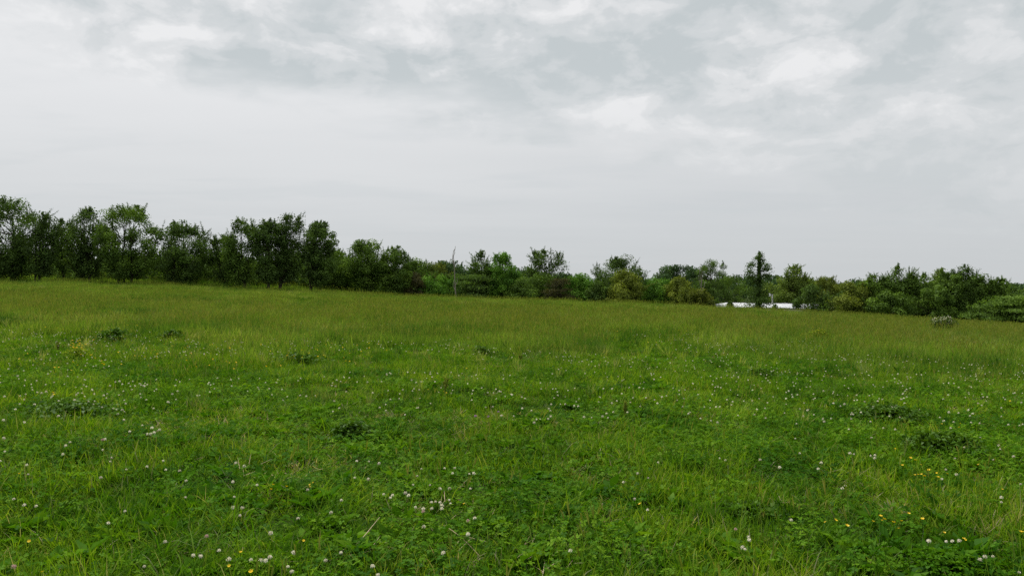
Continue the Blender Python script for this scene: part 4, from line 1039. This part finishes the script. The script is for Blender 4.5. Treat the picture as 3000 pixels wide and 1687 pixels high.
LANDMARKS = [(30, "the dense dark end tree"), (150, "the forked feathery tree"), (255, "the twin-stemmed tree"), (372, "the large rounded tree"), (530, "the three-spired tree"), (706, "the upright feathery tree"), (846, "the tallest wispy tree"), (975, "the two-lobed tree"), (1075, "the V-trunked tree"), (1210, "the brown vine thicket"), (1335, "the dead trunk"), (1474, "the fresh-green crown"), (1594, "the airy grey-green tree"), (1725, "the bright rounded shrub"), (1836, "the big dark crown"), (1985, "the cloud-shaped oak"), (2120, "the roof's hipped end"), (2225, "the ivy-clad spire"), (2330, "the wide pale tree"), (2424, "the yellow-green weed clump"), (2530, "the leaning feathery tree"), (2632, "the double-tipped tree"), (2752, "the wild rose bush"), (2870, "the spiky-topped tree"), (2985, "the tiered edge tree")]
ROWS = [(1640, "at the very bottom edge"), (1590, "just above the bottom edge"), (1520, "low in the field"), (1460, "in the lower field"), (1400, "in the lower-middle field"), (1340, "below mid-field"), (1280, "just under mid-field"), (1220, "at mid-field"), (1170, "just over mid-field"), (1130, "in the clover band"), (0, "in the upper clover band")]
def zone(px, py):
    lm = min(LANDMARKS, key=lambda l: abs(l[0] - px))
    row = next(t for v, t in ROWS if py >= v)
    return row, "below " + lm[1].replace("the ", "")
CELL = {}
def place(kind, px, py, heads, stems, up, name, cat, colour, group):
    i = random.randrange(100)
    near = py > 1330
    hgt = up * random.uniform(.85, 1.15)
    x, y = ground_at(px, py, hgt)
    s_ = random.uniform(.7, 1.22)
    z, sd = zone(px, py)
    lab = "%s %s, %s" % (colour, z, sd)
    mates = sorted([q_ for q_ in CELL[kind] if zone(*q_) == (z, sd)])
    if len(mates) > 1:
        j = mates.index((px, py))
        order = ["first", "second", "third", "fourth", "fifth", "sixth", "seventh", "eighth", "ninth", "tenth"]
        colour2 = colour.replace("small ", "").replace("fading pinkish brown", "fading pink")
        lab = "%s %s %s, %s of bunch" % (colour2, z, sd, order[min(j, 9)])
    loc = (x, y, tz(x, y) + hgt)
    if near:
        root = thing(name, lab, cat, loc, random.random() * 6.28, group)
        root.scale = (s_, s_, s_)
        h = obj("flower_head", heads[i % len(heads)], root); h.rotation_euler = (random.gauss(0, .3), random.gauss(0, .3), 0)
        obj("stem", stems[i % len(stems)], root)
    else:
        o = obj(name, heads[i % len(heads)], None, loc); o.rotation_euler = (random.gauss(0, .3), random.gauss(0, .3), random.random() * 6.28)
        s_ *= 1.12
        o.scale = (s_, s_, s_); tag(o, lab, cat, group)
CELL["white"] = parse(WHITE)
for p in CELL["white"]: place("white", *p, HW, ST, .15, "clover_flower", "flower", "small white clover flower", "white clover flowers in the pasture")
CELL["yellow"] = parse(YELLOW)
for p in CELL["yellow"]: place("yellow", *p, HY, ST2, .19, "buttercup_flower", "flower", "small yellow buttercup", "yellow buttercups in the pasture")
CELL["pink"] = parse(PINK)
for p in CELL["pink"]: place("pink", *p, HP, ST, .14, "fading_clover_flower", "flower", "fading pinkish brown clover flower", "fading clover flowers")
CELL["purple"] = parse(PURPLE)
for p in CELL["purple"]: place("purple", *p, HV, ST2, .17, "red_clover_flower", "flower", "purple-pink red clover flower", "purple clover flowers")

# the many more too far off to count
def far_heads(name, label, heads, n, y0, y1, up, thr, sc=1.0, off=0):
    c = library(name, heads)
    x, y = wedge(n, y0, y1, 1.0)
    m = rng.random(len(x)) < sstep(fbm(x + off, y * 1.0 + off, 0.33, 3), thr, thr + .16)
    x, y = x[m], y[m]
    tl = tallness(x, y)
    m = rng.random(len(x)) < 1.0 - .75 * sstep(tl, .55, .95)
    x, y = x[m], y[m]
    scatter(name, label, "flowers", x, y, rng.integers(0, len(heads), len(x)), sc * (.85 + .5 * rng.random(len(x))), c, .35, up)
far_heads("distant_clover_flowers", "scattered white clover heads dotting the middle and far field", HW, 9.0, 7.5, 36, .22, .36, .82)
far_heads("distant_buttercups", "few yellow buttercups dotting the middle field", HY, 4.0, 9, 30, .26, .60, 1.1, 40)
